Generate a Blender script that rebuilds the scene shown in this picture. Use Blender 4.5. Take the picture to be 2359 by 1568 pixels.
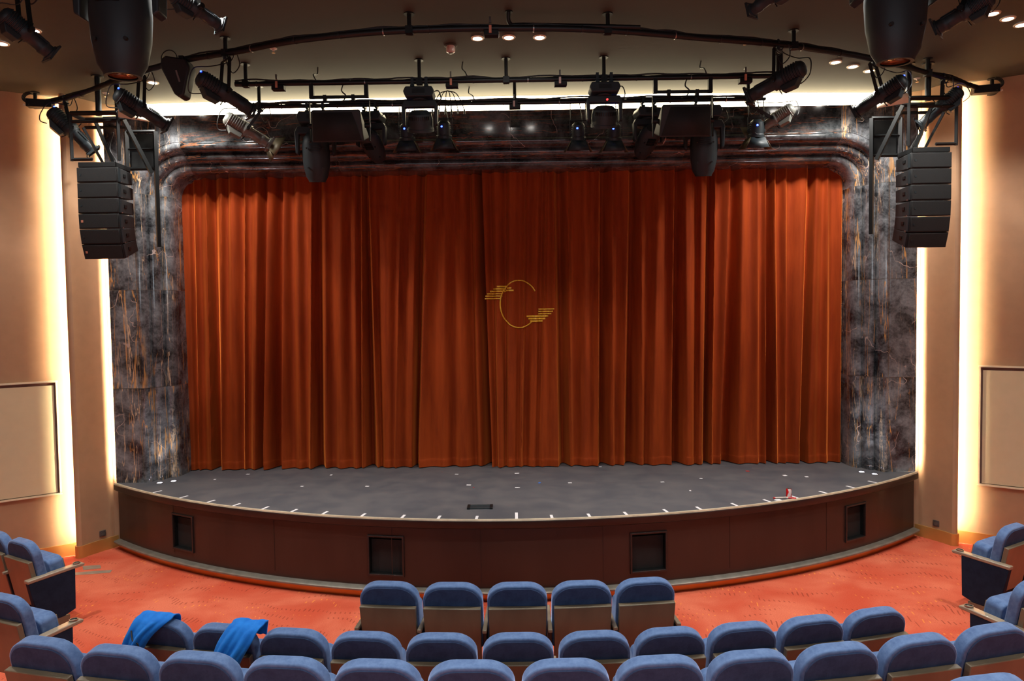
import bpy, bmesh, math, random
from mathutils import Vector, Matrix, noise
random.seed(7)
for o in list(bpy.data.objects): bpy.data.objects.remove(o)
S = bpy.context.scene; C = S.collection
PI = math.pi; R = math.radians
V = Vector
# ---------------------------------------------------------------- camera
FPX = 1600.0; CZ = 3.26; PITCH = R(2.32); ROLL = R(-0.85); YAW = R(0.12)
cam_d = bpy.data.cameras.new('camera'); cam = bpy.data.objects.new('camera', cam_d); C.objects.link(cam)
cam_d.sensor_width = 36; cam_d.lens = FPX / 2359 * 36; cam_d.clip_start = .05; cam_d.clip_end = 100
CM = Matrix.Rotation(YAW, 4, 'Z') @ Matrix.Rotation(PI/2 - PITCH, 4, 'X') @ Matrix.Rotation(ROLL, 4, 'Z')
cam.matrix_world = Matrix.Translation((0, 0, CZ)) @ CM
S.camera = cam
# ---------------------------------------------------------------- world, exposure
w = bpy.data.worlds.new('world'); S.world = w; w.use_nodes = True
w.node_tree.nodes['Background'].inputs[0].default_value = (.02, .018, .016, 1)
S.view_settings.view_transform = 'Standard'; S.view_settings.look = 'None'
S.view_settings.gamma = 1; S.view_settings.use_curve_mapping = False
S.view_settings.exposure = 0.25
# ---------------------------------------------------------------- house lamps in the ceiling (out of frame, behind and above the camera)
HOUSE = [(x, y, p, sz) for y, p, sz in ((5.9, 560, 98), (3.2, 150, 74), (.6, 620, 80)) for x in (-5.4, -2.7, 0, 2.7, 5.4)]
def lamp(kind, name, loc, energy, color, rot=(0,0,0), **kw):
    l = bpy.data.lights.new(name, kind); l.energy = energy; l.color = color
    for k, v in kw.items(): setattr(l, k, v)
    o = bpy.data.objects.new(name, l); C.objects.link(o); o.location = loc; o.rotation_euler = rot
    return o
for (x, y, p_, sz) in HOUSE:
    lamp('SPOT', 'house_lamp', (x, y, 6.24), p_, (1, .95, .88), spot_size=R(sz), spot_blend=.7, shadow_soft_size=.07)
# added neutral fill light, no such lamp in the house, facing the stage
lamp('AREA', 'rear_fill_light', (0, -3.6, 4.6), 130, (.80, .92, 1), (R(86), 0, 0), shape='RECTANGLE', size=9, size_y=1.6)
# ---------------------------------------------------------------- pixel rays (photo frame 2359 x 1568)
def ray(px, py):
    return (CM.to_3x3() @ V(((px-1179.5)/FPX, -(py-784)/FPX, -1))).normalized()
CO = V((0, 0, CZ))
def PD(px, py, d):
    r = ray(px, py); return CO + r * (d / r.y)
def PZ(px, py, z):
    r = ray(px, py); return CO + r * ((z-CZ) / r.z)
def PP(px, py, p, n):
    r = ray(px, py); return CO + r * ((p-CO).dot(n) / r.dot(n))
# ---------------------------------------------------------------- mesh builder
I4 = Matrix.Identity(4)
class MB:
    def __init__(s): s.v = []; s.f = []
    def add(s, vs, fs, M=None):
        b = len(s.v)
        s.v += [tuple(M @ V(v)) if M else tuple(v) for v in vs]
        s.f += [tuple(b+i for i in f) for f in fs]; return s
    def box(s, c, d, M=None):
        x, y, z = c; a, b, h = d[0]/2, d[1]/2, d[2]/2
        vs = [(x+i*a, y+j*b, z+k*h) for i in (-1,1) for j in (-1,1) for k in (-1,1)]
        return s.add(vs, [(0,1,3,2),(4,6,7,5),(0,4,5,1),(2,3,7,6),(0,2,6,4),(1,5,7,3)], M)
    def frustum(s, c, a, b, h, M=None):       # bottom size a at z0, top size b, height h
        x, y, z = c
        vs = [(x+i*a[0]/2, y+j*a[1]/2, z) for i, j in ((-1,-1),(1,-1),(1,1),(-1,1))] + [(x+i*b[0]/2, y+j*b[1]/2, z+h) for i, j in ((-1,-1),(1,-1),(1,1),(-1,1))]
        return s.add(vs, [(3,2,1,0),(4,5,6,7),(0,1,5,4),(1,2,6,5),(2,3,7,6),(3,0,4,7)], M)
    def cyl(s, p0, p1, r0, r1=None, n=12, M=None, cap=True):
        p0 = V(p0); p1 = V(p1); r1 = r0 if r1 is None else r1
        d = (p1-p0).normalized(); u = d.orthogonal().normalized(); w_ = d.cross(u)
        vs = []
        for p, r in ((p0, r0), (p1, r1)):
            for i in range(n):
                a = 2*PI*i/n; vs.append(p + (u*math.cos(a) + w_*math.sin(a))*r)
        fs = [(i, (i+1)%n, n+(i+1)%n, n+i) for i in range(n)]
        if cap: fs += [tuple(range(n-1,-1,-1)), tuple(range(n, 2*n))]
        return s.add(vs, fs, M)
    def tube(s, pts, r, n=8, M=None, closed=False):
        pts = [V(p) for p in pts]; m = len(pts); vs = []; u = None
        for i, p in enumerate(pts):
            if closed: t = pts[(i+1) % m] - pts[i-1]
            else: t = pts[min(i+1, m-1)] - pts[max(i-1, 0)]
            t.normalize()
            if u is None: u = t.orthogonal().normalized()
            u = (u - t*u.dot(t)).normalized(); w_ = t.cross(u)
            for k in range(n):
                a = 2*PI*k/n; vs.append(p + (u*math.cos(a)+w_*math.sin(a))*r)
        fs = []
        for i in range(m if closed else m-1):
            for k in range(n):
                a = i*n; b = ((i+1) % m)*n
                fs.append((a+k, a+(k+1)%n, b+(k+1)%n, b+k))
        if not closed: fs += [tuple(range(n-1,-1,-1)), tuple(range((m-1)*n, m*n))]
        return s.add(vs, fs, M)
    def lathe(s, prof, n=20, M=None, caps=True):      # prof (r, z) about Z
        vs = []
        for r, z in prof:
            for k in range(n):
                a = 2*PI*(k+.5)/n; vs.append((r*math.cos(a), r*math.sin(a), z))
        m = len(prof); fs = []
        for i in range(m-1):
            for k in range(n): fs.append((i*n+k, i*n+(k+1)%n, (i+1)*n+(k+1)%n, (i+1)*n+k))
        if caps: fs += [tuple(range(n-1,-1,-1)), tuple(range((m-1)*n, m*n))]
        return s.add(vs, fs, M)
    def prism(s, poly, a, b, axis='z', M=None):
        n = len(poly)
        f = {'z': lambda p, h: (p[0], p[1], h), 'y': lambda p, h: (p[0], h, p[1]), 'x': lambda p, h: (h, p[0], p[1])}[axis]
        vs = [f(p, a) for p in poly] + [f(p, b) for p in poly]
        fs = [(i, (i+1)%n, n+(i+1)%n, n+i) for i in range(n)] + [tuple(range(n-1,-1,-1)), tuple(range(n, 2*n))]
        return s.add(vs, fs, M)
    def grid(s, fn, nu, nv, M=None):
        vs = [fn(i/nu, j/nv) for j in range(nv+1) for i in range(nu+1)]
        fs = [(j*(nu+1)+i, j*(nu+1)+i+1, (j+1)*(nu+1)+i+1, (j+1)*(nu+1)+i) for j in range(nv) for i in range(nu)]
        return s.add(vs, fs, M)
    def build(s, name, m, parent=None, label=None, bevel=0, seg=2, ang=40, smooth=True, solid=0, loc=None):
        me = bpy.data.meshes.new(name)
        vs = s.v
        if loc is not None: vs = [(v[0]-loc[0], v[1]-loc[1], v[2]-loc[2]) for v in vs]
        me.from_pydata(vs, [], s.f)
        bm = bmesh.new(); bm.from_mesh(me)
        bmesh.ops.recalc_face_normals(bm, faces=bm.faces)
        if smooth:
            for f in bm.faces: f.smooth = True
            for e in bm.edges:
                if len(e.link_faces) == 2 and e.calc_face_angle(0) > R(ang): e.smooth = False
        bm.to_mesh(me); bm.free()
        me.materials.append(m)
        o = bpy.data.objects.new(name, me); C.objects.link(o)
        if loc is not None: o.location = loc
        if parent: o.parent = parent
        if label: o['label'] = label
        if solid:
            d = o.modifiers.new('solid', 'SOLIDIFY'); d.thickness = solid; d.offset = 0
        if bevel:
            d = o.modifiers.new('bevel', 'BEVEL'); d.width = bevel; d.segments = seg; d.limit_method = 'ANGLE'; d.angle_limit = R(35)
        return o
def tag(o, label, cat, group=None):
    o['label'] = label; o['category'] = cat
    if group: o['group'] = group
    return o
def thing(name, label, cat, loc=(0,0,0), rz=0, group=None):
    o = bpy.data.objects.new(name, None); C.objects.link(o); o.empty_display_size = .1
    o.location = loc; o.rotation_euler = (0, 0, rz)
    return tag(o, label, cat, group)
def structure(o): o['kind'] = 'structure'; return o
def dup(root, loc, rz=0, label=None, group=None, skip=()):
    r = root.copy(); C.objects.link(r); r.location = loc; r.rotation_euler = (0, 0, rz)
    if label: r['label'] = label
    if group: r['group'] = group
    for ch in list(root.children):
        c = ch.copy(); C.objects.link(c); c.parent = r
        for g in ch.children:
            d = g.copy(); C.objects.link(d); d.parent = c
    return r
# ---------------------------------------------------------------- materials
def lin(c): return tuple(((x/255)/12.92 if x/255 <= .04045 else ((x/255+.055)/1.055)**2.4) for x in c) + (1,)
class NT:
    def __init__(s, name):
        s.m = bpy.data.materials.new(name); s.m.use_nodes = True; s.t = s.m.node_tree
        s.b = s.t.nodes['Principled BSDF']
    def n(s, typ, ins=None, **at):
        nd = s.t.nodes.new('ShaderNode' + typ)
        for k, v in at.items(): setattr(nd, k, v)
        for k, v in (ins or {}).items(): s.put(nd.inputs[k], v)
        return nd
    def put(s, sock, v):
        if hasattr(v, 'bl_idname') and not hasattr(v, 'is_output'): v = v.outputs[0]
        if hasattr(v, 'is_output'): s.t.links.new(v, sock)
        else: sock.default_value = v
    def math(s, op, a, b=0, c=0, clamp=False):
        return s.n('Math', {0: a, 1: b, 2: c}, operation=op, use_clamp=clamp).outputs[0]
    def mix(s, f, a, b):
        nd = s.n('Mix', {0: f}, data_type='RGBA'); s.put(nd.inputs[6], a); s.put(nd.inputs[7], b); return nd.outputs[2]
    def ramp(s, f, lo, hi):        # smooth 0..1 between lo and hi
        return s.n('MapRange', {0: f, 1: lo, 2: hi}, interpolation_type='SMOOTHSTEP').outputs[0]
    def coord(s, scale=(1,1,1), rot=(0,0,0), which='Object'):
        tc = s.n('TexCoord'); return s.n('Mapping', {0: tc.outputs[which], 2: rot, 3: scale}).outputs[0]
    def noise(s, vec, scale, detail=3, rough=.5, dist=0, w=None):
        nd = s.n('TexNoise', {'Scale': scale, 'Detail': detail, 'Roughness': rough, 'Distortion': dist})
        if w is not None: nd.noise_dimensions = '4D'; s.put(nd.inputs['W'], w)
        s.put(nd.inputs['Vector'], vec); return nd.outputs[0]
    def bump(s, h, strength=.3, dist=.01):
        s.put(s.b.inputs['Normal'], s.n('Bump', {'Strength': strength, 'Distance': dist, 'Height': h}).outputs[0])
def simple(name, rgb, rough=.5, metal=0, var=.12, vs=8, bump=0, bs=60, sheen=0, sheen_tint=None, spec=.5, coat=0, vscale=(1,1,1)):
    t = NT(name); c = lin(rgb); dk = tuple(x*(1-var*2) for x in c[:3]) + (1,)
    f = t.noise(t.coord(vscale), vs, 4)
    t.put(t.b.inputs['Base Color'], t.mix(t.ramp(f, .3, .7), dk, c))
    t.b.inputs['Roughness'].default_value = rough; t.b.inputs['Metallic'].default_value = metal
    t.b.inputs['Specular IOR Level'].default_value = spec; t.b.inputs['Coat Weight'].default_value = coat
    if sheen:
        t.b.inputs['Sheen Weight'].default_value = sheen; t.b.inputs['Sheen Roughness'].default_value = .4
        t.b.inputs['Sheen Tint'].default_value = lin(sheen_tint or (255,255,255))
    if bump: t.bump(t.noise(t.coord(), bs, 3), bump, .004)
    return t.m
def emis(name, rgb, st):
    t = NT(name); t.b.inputs['Base Color'].default_value = (.8,.8,.8,1)
    t.b.inputs['Emission Color'].default_value = lin(rgb); t.b.inputs['Emission Strength'].default_value = st
    return t.m
def marble(name, sc, shear, ca, cb, dk=(30,31,34), lt=(138,141,145), amt=1.0):
    t = NT(name)
    rnd = t.n('ObjectInfo').outputs['Random']; w_ = t.math('MULTIPLY', rnd, 37.0)
    vec = t.coord(sc, shear)
    base = t.noise(t.coord((1,1,1)), 3.2, 7, .62, .5, w_)
    grain = t.noise(t.coord((1,1,1)), 30, 5, .65, 0, w_)
    col = t.mix(t.ramp(t.math('ADD', base, t.math('MULTIPLY', grain, .28)), .46, .90), lin(dk), lin(lt))
    def vein(scale, wd, thr, off, rough=.55):
        a = t.noise(vec, scale, 5, rough, .5, t.math('ADD', w_, off))
        line = t.math('SUBTRACT', 1, t.ramp(t.math('ABSOLUTE', t.math('SUBTRACT', a, .5)), wd*.25, wd))
        msk = t.ramp(t.noise(vec, scale*.45, 2, .5, 0, t.math('ADD', w_, off+5)), thr, thr+.12)
        return t.math('MULTIPLY', line, msk)
    v1 = vein(1.5, .013, .44, 1.3, .5); v2 = vein(2.4, .011, .47, 7.7, .5); v3 = vein(1.0, .03, .60, 11.0, .75); v4 = vein(3.8, .011, .52, 21., .5)
    col = t.mix(t.math('MULTIPLY', v1, .8*amt), col, ca); col = t.mix(t.math('MULTIPLY', v2, .75*amt), col, cb)
    col = t.mix(t.math('MULTIPLY', v4, .6*amt), col, ca)
    patch = t.math('MULTIPLY', v3, t.ramp(grain, .38, .6)); col = t.mix(t.math('MULTIPLY', patch, .9), col, cb)
    # thin pale cross veins
    x = t.noise(t.coord((1.3,1,1.3), (0,.6,0)), 1.5, 3, .4, .2, t.math('ADD', w_, 31.))
    xl = t.math('SUBTRACT', 1, t.ramp(t.math('ABSOLUTE', t.math('SUBTRACT', x, .5)), .0008, .0035))
    xm = t.ramp(t.noise(t.coord(), 2.2, 1, .5, 0, t.math('ADD', w_, 3.)), .52, .58)
    col = t.mix(t.math('MULTIPLY', t.math('MULTIPLY', xl, xm), .8), col, lin((190,170,160)))
    t.put(t.b.inputs['Base Color'], col)
    t.b.inputs['Roughness'].default_value = .13; t.b.inputs['Coat Weight'].default_value = .3; t.b.inputs['Coat Roughness'].default_value = .08
    return t.m
M = {}
M['marble_v'] = marble('marble_pillar', (4.6, 4.6, .34), (0, R(5), 0), lin((206,150,84)), lin((228,196,158)))
M['marble_h'] = marble('marble_header', (.42, 3.5, 4.6), (0, R(8), 0), lin((176,108,60)), lin((190,112,80)), (20,22,24), (92,96,98), .48)
M['joint'] = simple('marble_joint', (90,84,74), .3)
M['black'] = simple('black_paint', (11,14,15), .5, spec=.35)
M['blackm'] = simple('black_metal', (16,20,21), .45, .1, spec=.4)
M['housing'] = simple('fixture_housing', (36,45,49), .5, .1, var=.05, spec=.35)
M['grey_housing'] = simple('grey_housing', (108,110,104), .4, .3, var=.05)
M['case'] = simple('speaker_case', (24,26,27), .6, bump=.2, bs=150)
M['grille'] = simple('speaker_grille', (15,17,18), .75, bump=.4, bs=260)
M['steel'] = simple('steel', (150,150,148), .3, .9)
M['cable'] = simple('cable', (18,18,18), .6)
M['flap'] = simple('barn_door_metal', (84,74,52), .5, .2)
M['led'] = emis('blue_led', (30,60,255), 14); M['ledr'] = emis('red_led', (255,20,20), 5)
M['tagm'] = simple('sticker', (205,190,180), .6); M['tago'] = simple('orange_sticker', (206,140,112), .6)
M['lensg'] = simple('lens_glass', (150,110,80), .08, .6, vs=30, var=.3)
M['shade'] = simple('lens_blue', (96,104,130), .2, .3)
M['ceil'] = simple('ceiling_paint', (60,58,48), .85, var=.02)
M['wall'] = simple('wall_fabric', (162,128,98), .85, var=.03, bump=.15, bs=220)
M['wallup'] = simple('wall_plaster', (170,134,102), .8, var=.03)
M['panelf'] = simple('panel_fabric', (200,186,152), .9, var=.02, bump=.1, bs=300)
M['cream'] = simple('cream_trim', (222,208,176), .5, var=.02)
M['brass'] = simple('brass_skirting', (205,150,84), .28, .9, var=.06, vs=3)
M['skirt'] = simple('skirting_brass', (205,152,86), .3, .35, var=.06, vs=3)
M['frost'] = emis('downlight_lens', (255,250,242), 40)
M['cove'] = emis('cove_light', (255,236,196), 14.0)
M['strip'] = emis('led_strip', (255,234,196), 420)
M['strip2'] = emis('led_strip_marble', (255,234,196), 420)
M['apron'] = simple('apron_wood', (52,33,27), .42, var=.1, vs=3, vscale=(1,1,.25), coat=.1)
M['aprond'] = simple('nosing_wood', (38,30,29), .35)
M['nose'] = simple('nosing_strip', (226,214,184), .4, .3)
M['rail'] = simple('rail_metal', (138,134,124), .4, .5)
M['seatw'] = simple('seat_wood', (118,106,86), .36, var=.12, vs=5, vscale=(1,1,.3), coat=.3)
M['armw'] = simple('arm_laminate', (148,134,114), .35, var=.05, coat=.3)
M['frame'] = simple('seat_frame', (28,28,32), .5)
M['white'] = simple('white_tape', (225,222,225), .6, var=.02); M['redt'] = simple('red_tape', (200,50,50), .6); M['bluet'] = simple('blue_tape', (60,120,210), .6)
M['gold'] = simple('gold_thread', (255,198,60), .45, .0, var=.15, vs=60)
def velvet(name, rgb, dk, sheen, tint, vscale=(1,1,1), ns=12, rough=.8):
    t = NT(name); f = t.noise(t.coord(vscale), ns, 5, .65)
    t.put(t.b.inputs['Base Color'], t.mix(t.ramp(f, .32, .68), lin(dk), lin(rgb)))
    t.b.inputs['Roughness'].default_value = rough; t.b.inputs['Specular IOR Level'].default_value = .15
    t.b.inputs['Sheen Weight'].default_value = sheen; t.b.inputs['Sheen Roughness'].default_value = .35; t.b.inputs['Sheen Tint'].default_value = lin(tint)
    t.bump(t.noise(t.coord(), 180, 2), .15, .003); return t.m
M['curtain'] = velvet('curtain_velvet', (152,60,17), (130,47,12), 1.0, (255,140,62), (1,1,.12), 7)
M['blue'] = velvet('seat_velvet', (96,122,164), (76,100,142), .9, (185,208,255), ns=16)
M['blue_shaded'] = velvet('seat_velvet_shaded', (62,80,114), (50,66,98), .25, (150,180,240), ns=16)  # darker copy of the seat velvet: shade on the rear faces put into the colour
M['blued'] = velvet('end_panel_fabric', (30,42,62), (24,34,52), .3, (120,140,200), ns=14)
M['jacket'] = velvet('jacket_fleece', (34,122,214), (24,104,196), .3, (120,190,255), ns=10)
def carpet():
    t = NT('carpet'); co = t.coord(rot=(0,0,R(18))); sp = t.n('SeparateXYZ', {0: co})
    x, y = sp.outputs[0], sp.outputs[1]
    blob = t.noise(t.coord((1,1,1)), 1.1, 3, .55, .4)
    wob = t.math('MULTIPLY', t.noise(co, 1.6, 2), .8)
    yy = t.math('ADD', y, wob)
    row = t.math('FRACT', t.math('MULTIPLY', yy, 4.2)); rm = t.math('LESS_THAN', row, .22)
    dash = t.math('LESS_THAN', t.math('FRACT', t.math('ADD', t.math('MULTIPLY', x, 19), t.math('MULTIPLY', row, 1.2))), .28)
    cl = t.ramp(t.noise(t.coord((1,2.2,1)), 1.7, 2, .5, 0), .47, .56)
    d = t.math('MULTIPLY', t.math('MULTIPLY', rm, dash), cl)
    cl2 = t.ramp(t.noise(t.coord((1,2.2,1), (0,0,2.)), 1.9, 2, .5, 0), .53, .6)
    row2 = t.math('FRACT', t.math('ADD', t.math('MULTIPLY', yy, 4.2), .5)); d2 = t.math('MULTIPLY', t.math('MULTIPLY', t.math('LESS_THAN', row2, .16), t.math('LESS_THAN', t.math('FRACT', t.math('ADD', t.math('MULTIPLY', x, 16), row2)), .2)), cl2)
    fine = t.noise(t.coord((1,1,1)), 90, 3)
    col = t.mix(t.ramp(blob, .3, .72), lin((190,80,56)), lin((214,116,88)))
    col = t.mix(t.math('MULTIPLY', t.ramp(fine, .3, .8), .3), col, lin((150,44,26)))
    col = t.mix(t.math('MULTIPLY', d, .5), col, lin((92,30,20))); col = t.mix(t.math('MULTIPLY', d2, .6), col, lin((236,150,60)))
    t.put(t.b.inputs['Base Color'], col); t.b.inputs['Roughness'].default_value = .95; t.b.inputs['Specular IOR Level'].default_value = .1
    t.bump(fine, .5, .006); return t.m
M['carpet'] = carpet()
def deckm():
    t = NT('stage_deck'); n1 = t.noise(t.coord(), 2.2, 6, .7); n2 = t.noise(t.coord((6,1,1),(0,0,.5)), 9, 5, .8, 1.5); n3 = t.noise(t.coord((1,5,1),(0,0,-.4)), 14, 5, .8, 1.5)
    sc = t.math('MAXIMUM', t.ramp(n2, .70, .78), t.ramp(n3, .71, .78))
    col = t.mix(t.ramp(n1, .3, .7), lin((72,74,80)), lin((90,88,90)))
    col = t.mix(t.math('MULTIPLY', sc, .5), col, lin((120,116,112)))
    t.put(t.b.inputs['Base Color'], col); t.put(t.b.inputs['Roughness'], t.math('ADD', .42, t.math('MULTIPLY', n1, .25)))
    t.b.inputs['Specular IOR Level'].default_value = .4; return t.m
M['deck'] = deckm()
def canm():
    t = NT('can_print'); sp = t.n('SeparateXYZ', {0: t.coord()})
    a = t.math('ARCTAN2', sp.outputs[1], sp.outputs[0])
    s_ = t.math('ABSOLUTE', t.math('SINE', t.math('ADD', t.math('MULTIPLY', a, 1.0), t.math('MULTIPLY', t.math('SINE', t.math('MULTIPLY', sp.outputs[2], 60)), .25))))
    t.put(t.b.inputs['Base Color'], t.mix(t.ramp(s_, .78, .84), lin((205,26,30)), lin((215,210,210))))
    t.b.inputs['Roughness'].default_value = .25; t.b.inputs['Metallic'].default_value = .3; return t.m
M['can'] = canm()
# ================================================================ THE ROOM
W1P = V((-6.09, 9.62, 0)); SL = .7138
ZC = lambda x: 6.31 - .07*min(1.6, (x/6.3)**2)
# floor
b = MB(); b.grid(lambda u, v: (-8.2+16.4*u, -4+15.6*v, 0), 4, 4); structure(b.build('floor', M['carpet']))
# stepped carpeted tiers behind the front rows
ACY = 16.4
def tier(name, r0, r1, z):
    b = MB(); n = 48; A0 = R(-36); A1 = R(36); poly = []
    pts = []
    for i in range(n+1):
        a = A0 + (A1-A0)*i/n; x = r0*math.sin(a); pts.append((max(-7.95, min(7.95, x)), ACY - r0*math.cos(a)))
    for i in range(n+1):
        a = A1 + (A0-A1)*i/n; pts.append((max(-7.95, min(7.95, r1*math.sin(a))), max(-3.95, ACY - r1*math.cos(a))))
    b.prism(pts, 0, z); return structure(b.build(name, M['carpet']))
tier('floor_tier', 12.0, 12.95, .28); tier('floor_tier', 12.955, 13.9, .56)
tier('floor_tier', 13.905, 14.85, .84); tier('floor_tier', 14.855, 22, 1.12)
# ceiling
b = MB(); b.grid(lambda u, v: (-8.2+16.4*u, -4+13.94*v, ZC(-8.2+16.4*u)), 32, 6); b.build('ceiling', M['ceil']); structure(bpy.data.objects['ceiling'])
b = MB(); b.grid(lambda u, v: (-8.2+16.4*u, -4+15.6*v, 6.62), 2, 2); structure(b.build('ceiling_slab', M['black']))
# rear and side walls
b = MB(); b.box((0,-4.05,3.3), (16.4,.1,6.6)); structure(b.build('wall_back', M['wall']))
yk = 9.62 - (8.0-6.09)*SL
for s, nm in ((-1,'left'), (1,'right')):
    b = MB(); b.box((s*8.05, (yk-4)/2, 3.3), (.1, yk+4, 6.6)); structure(b.build('wall_'+nm, M['wall']))
    # splayed wall that carries the fabric panel; runs on behind the column so the slot light can graze it
    b = MB(); q = [(-8.0, yk), (-5.55, 9.62+.54*SL), (-5.55, 9.72+.54*SL), (-8.0, yk+.15)]
    b.prism([(s*-x, y-.11) for x, y in q], 0, 6.6); structure(b.build('wall_splay_'+nm, M['wall']))
    # rounded column: front face, rounded outer edge, lip turned back to the slot
    WU = V((.814, .581)); WN = V((.581, -.814)); E = V((-6.015, 9.49))          # along the wall towards the stage, out of the wall, column edge
    en = (E - V((-6.09, 9.62))).dot(WN); W = lambda t, n: tuple(E + WU*t + WN*(n-en))
    cc = V((-5.965, 9.49)); EDGE = [(cc.x + .05*math.cos(R(a)), cc.y + .05*math.sin(R(a))) for a in range(-40, -200, -16)]
    FRONT = [(-5.30, 10.40), (-5.50, 10.18), (-5.66, 9.985), (-5.80, 9.75), (-5.90, 9.555)]
    q = FRONT + EDGE + [W(.004,.112), W(.022,.096), W(.03,.128), W(.125,.13), W(.13,.0), W(.2,-.05), (-5.30, 10.6)]
    b = MB(); b.prism([(s*-x, y-.11) for x, y in q], 0.001, 6.6); structure(b.build('wall_column_'+nm, M['wallup'], ang=30))
    # LED strip in the slot behind the column lip, facing the splayed wall
    rt = tag(MB().prism([(s*-x, y-.11) for x, y in [W(.10,.1295), W(.124,.1295), W(.106,.112)]], .22, 6.2).build('led_strip', M['strip']),
        'tall warm light strip in the slot on the outer side of the %s column' % nm, 'light strip')
    # LED strip behind the marble edge
    tag(MB().prism([(s*-x, y-.11) for x, y in [(-5.615,9.882),(-5.590,9.882),(-5.590,9.890),(-5.615,9.890)]], 1.0, 6.05).build('led_strip', M['strip2']),
        'tall warm light strip behind the outer edge of the %s marble pillar' % nm, 'light strip')
    # brass skirting
    sk = [(-8.0, yk-.0), (-6.06, 9.62+.03*SL-.03)]
    b = MB(); n1 = V((.581,-.814))
    a0 = V((-7.99, yk+.01)); a1 = V((-6.04, 9.62+.05*SL))
    q = [a0, a1, a1+n1*.02, a0+n1*.02]
    b.prism([(s*-p.x, p.y-.11) for p in q], 0, .165)
    pl = [V(p) for p in FRONT[1:]+EDGE]; q = []
    for i, p in enumerate(pl):
        t_ = (pl[min(i+1, len(pl)-1)]-pl[max(i-1, 0)]).normalized(); q.append(tuple(p + V((-t_.y, t_.x))*.018))
    q += [(-5.96, 9.5), (-5.90, 9.60), (-5.80, 9.80), (-5.66, 10.02), (-5.50, 10.22)]
    b.prism([(s*-x, y-.11) for x, y in q], 0, .165)
    structure(b.build('baseboard_'+nm, M['skirt'], ang=30))
# wall above the marble and around the stage house
b = MB(); b.box((0, 10.02, 6.34), (11.2, .1, .56)); structure(b.build('wall_front', M['wallup']))
b = MB(); b.box((0,11.5,3.2), (13,.1,6.4)); 
b.box((-5.6,11.0,3.2), (.1,1.1,6.4)); b.box((5.6,11.0,3.2), (.1,1.1,6.4)); structure(b.build('wall_stage', M['black']))
# cove light above the marble header
cv = thing('cove_light', 'long bright warm cove light running above the dark marble header', 'cove light', (0, 9.88, 6.045))
b = MB(); xa, xb = -5.12, 5.2
b.prism([(0,0),(.03,.255),(.05,.255),(.02,0)], xa, xb, 'x'); b.build('diffuser', M['cove'], cv)
b = MB(); b.box((0, .075, .1), (10.6, .02, .22)); b.build('back_channel', M['cream'], cv)
# ---------------------------------------------------------------- fabric panel on each splayed wall
for s, nm, tr, br in ((-1,'left',(128,880),(142,1133)), (1,'right',(2259,845),(2253,1112))):
    n1 = V((.581*-s, -.814, 0)); p0 = V((6.09*s, 9.51, 0)); u = V((.814*s, -.581, 0))      # outward along the wall
    T = PP(*tr, p0, n1); B = PP(*br, p0, n1); zt, zb = T.z, B.z; k0 = ((T-p0).dot(u)+(B-p0).dot(u))/2
    rt = thing('wall_panel', 'pale cream fabric panel in a thin frame on the %s splayed wall' % nm, 'wall panel', (p0.x, p0.y, 0))
    A = Matrix(((u.x, n1.x, 0, 0), (u.y, n1.y, 0, 0), (0, 0, 1, 0), (0, 0, 0, 1)))
    L = 1.7
    b = MB()
    b.box((k0+L/2, .017, zt+.012), (L+.03, .034, .022), A); b.box((k0+L/2, .017, zb-.012), (L+.03, .034, .022), A)
    b.box((k0+.0, .017, (zt+zb)/2), (.022, .034, zt-zb), A); b.box((k0+L, .017, (zt+zb)/2), (.022, .034, zt-zb), A)
    b.build('frame', M['cream'], rt)
    b = MB(); b.box((k0+.035+(L-.07)/2, .012, (zt+zb)/2-.015), (L-.07, .016, zt-zb-.05), A); b.build('fabric', M['panelf'], rt)
    b = MB(); b.box((k0+L/2, .003, (zt+zb)/2), (L-.03, .004, zt-zb), A); b.build('backing', simple('panel_reveal_'+nm, (112,82,72), .8), rt)
# wall sockets on the columns
for s, nm, px in ((-1,'left',(236,1228)), (1,'right',(2157,1205))):
    n1 = V((-.83*s, -.56, 0)).normalized(); p0 = V((5.81*s, 9.61, 0)); P = PP(px[0], px[1], p0, n1)
    u = V((.56*s, -.83, 0))
    rt = thing('wall_socket', 'small square metal wall socket low on the %s column' % nm, 'socket', P)
    A = Matrix(((u.x, n1.x, 0, 0), (u.y, n1.y, 0, 0), (0, 0, 1, 0), (0, 0, 0, 1)))
    MB().box((0,.006,0), (.085,.012,.085), A).build('plate', simple('socket_plate', (92,84,82), .4, .3), rt, bevel=.004)
    b = MB(); b.cyl((0,.012,0),(0,.018,0),.026,M=A); b.build('insert', M['steel'], rt)
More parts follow.
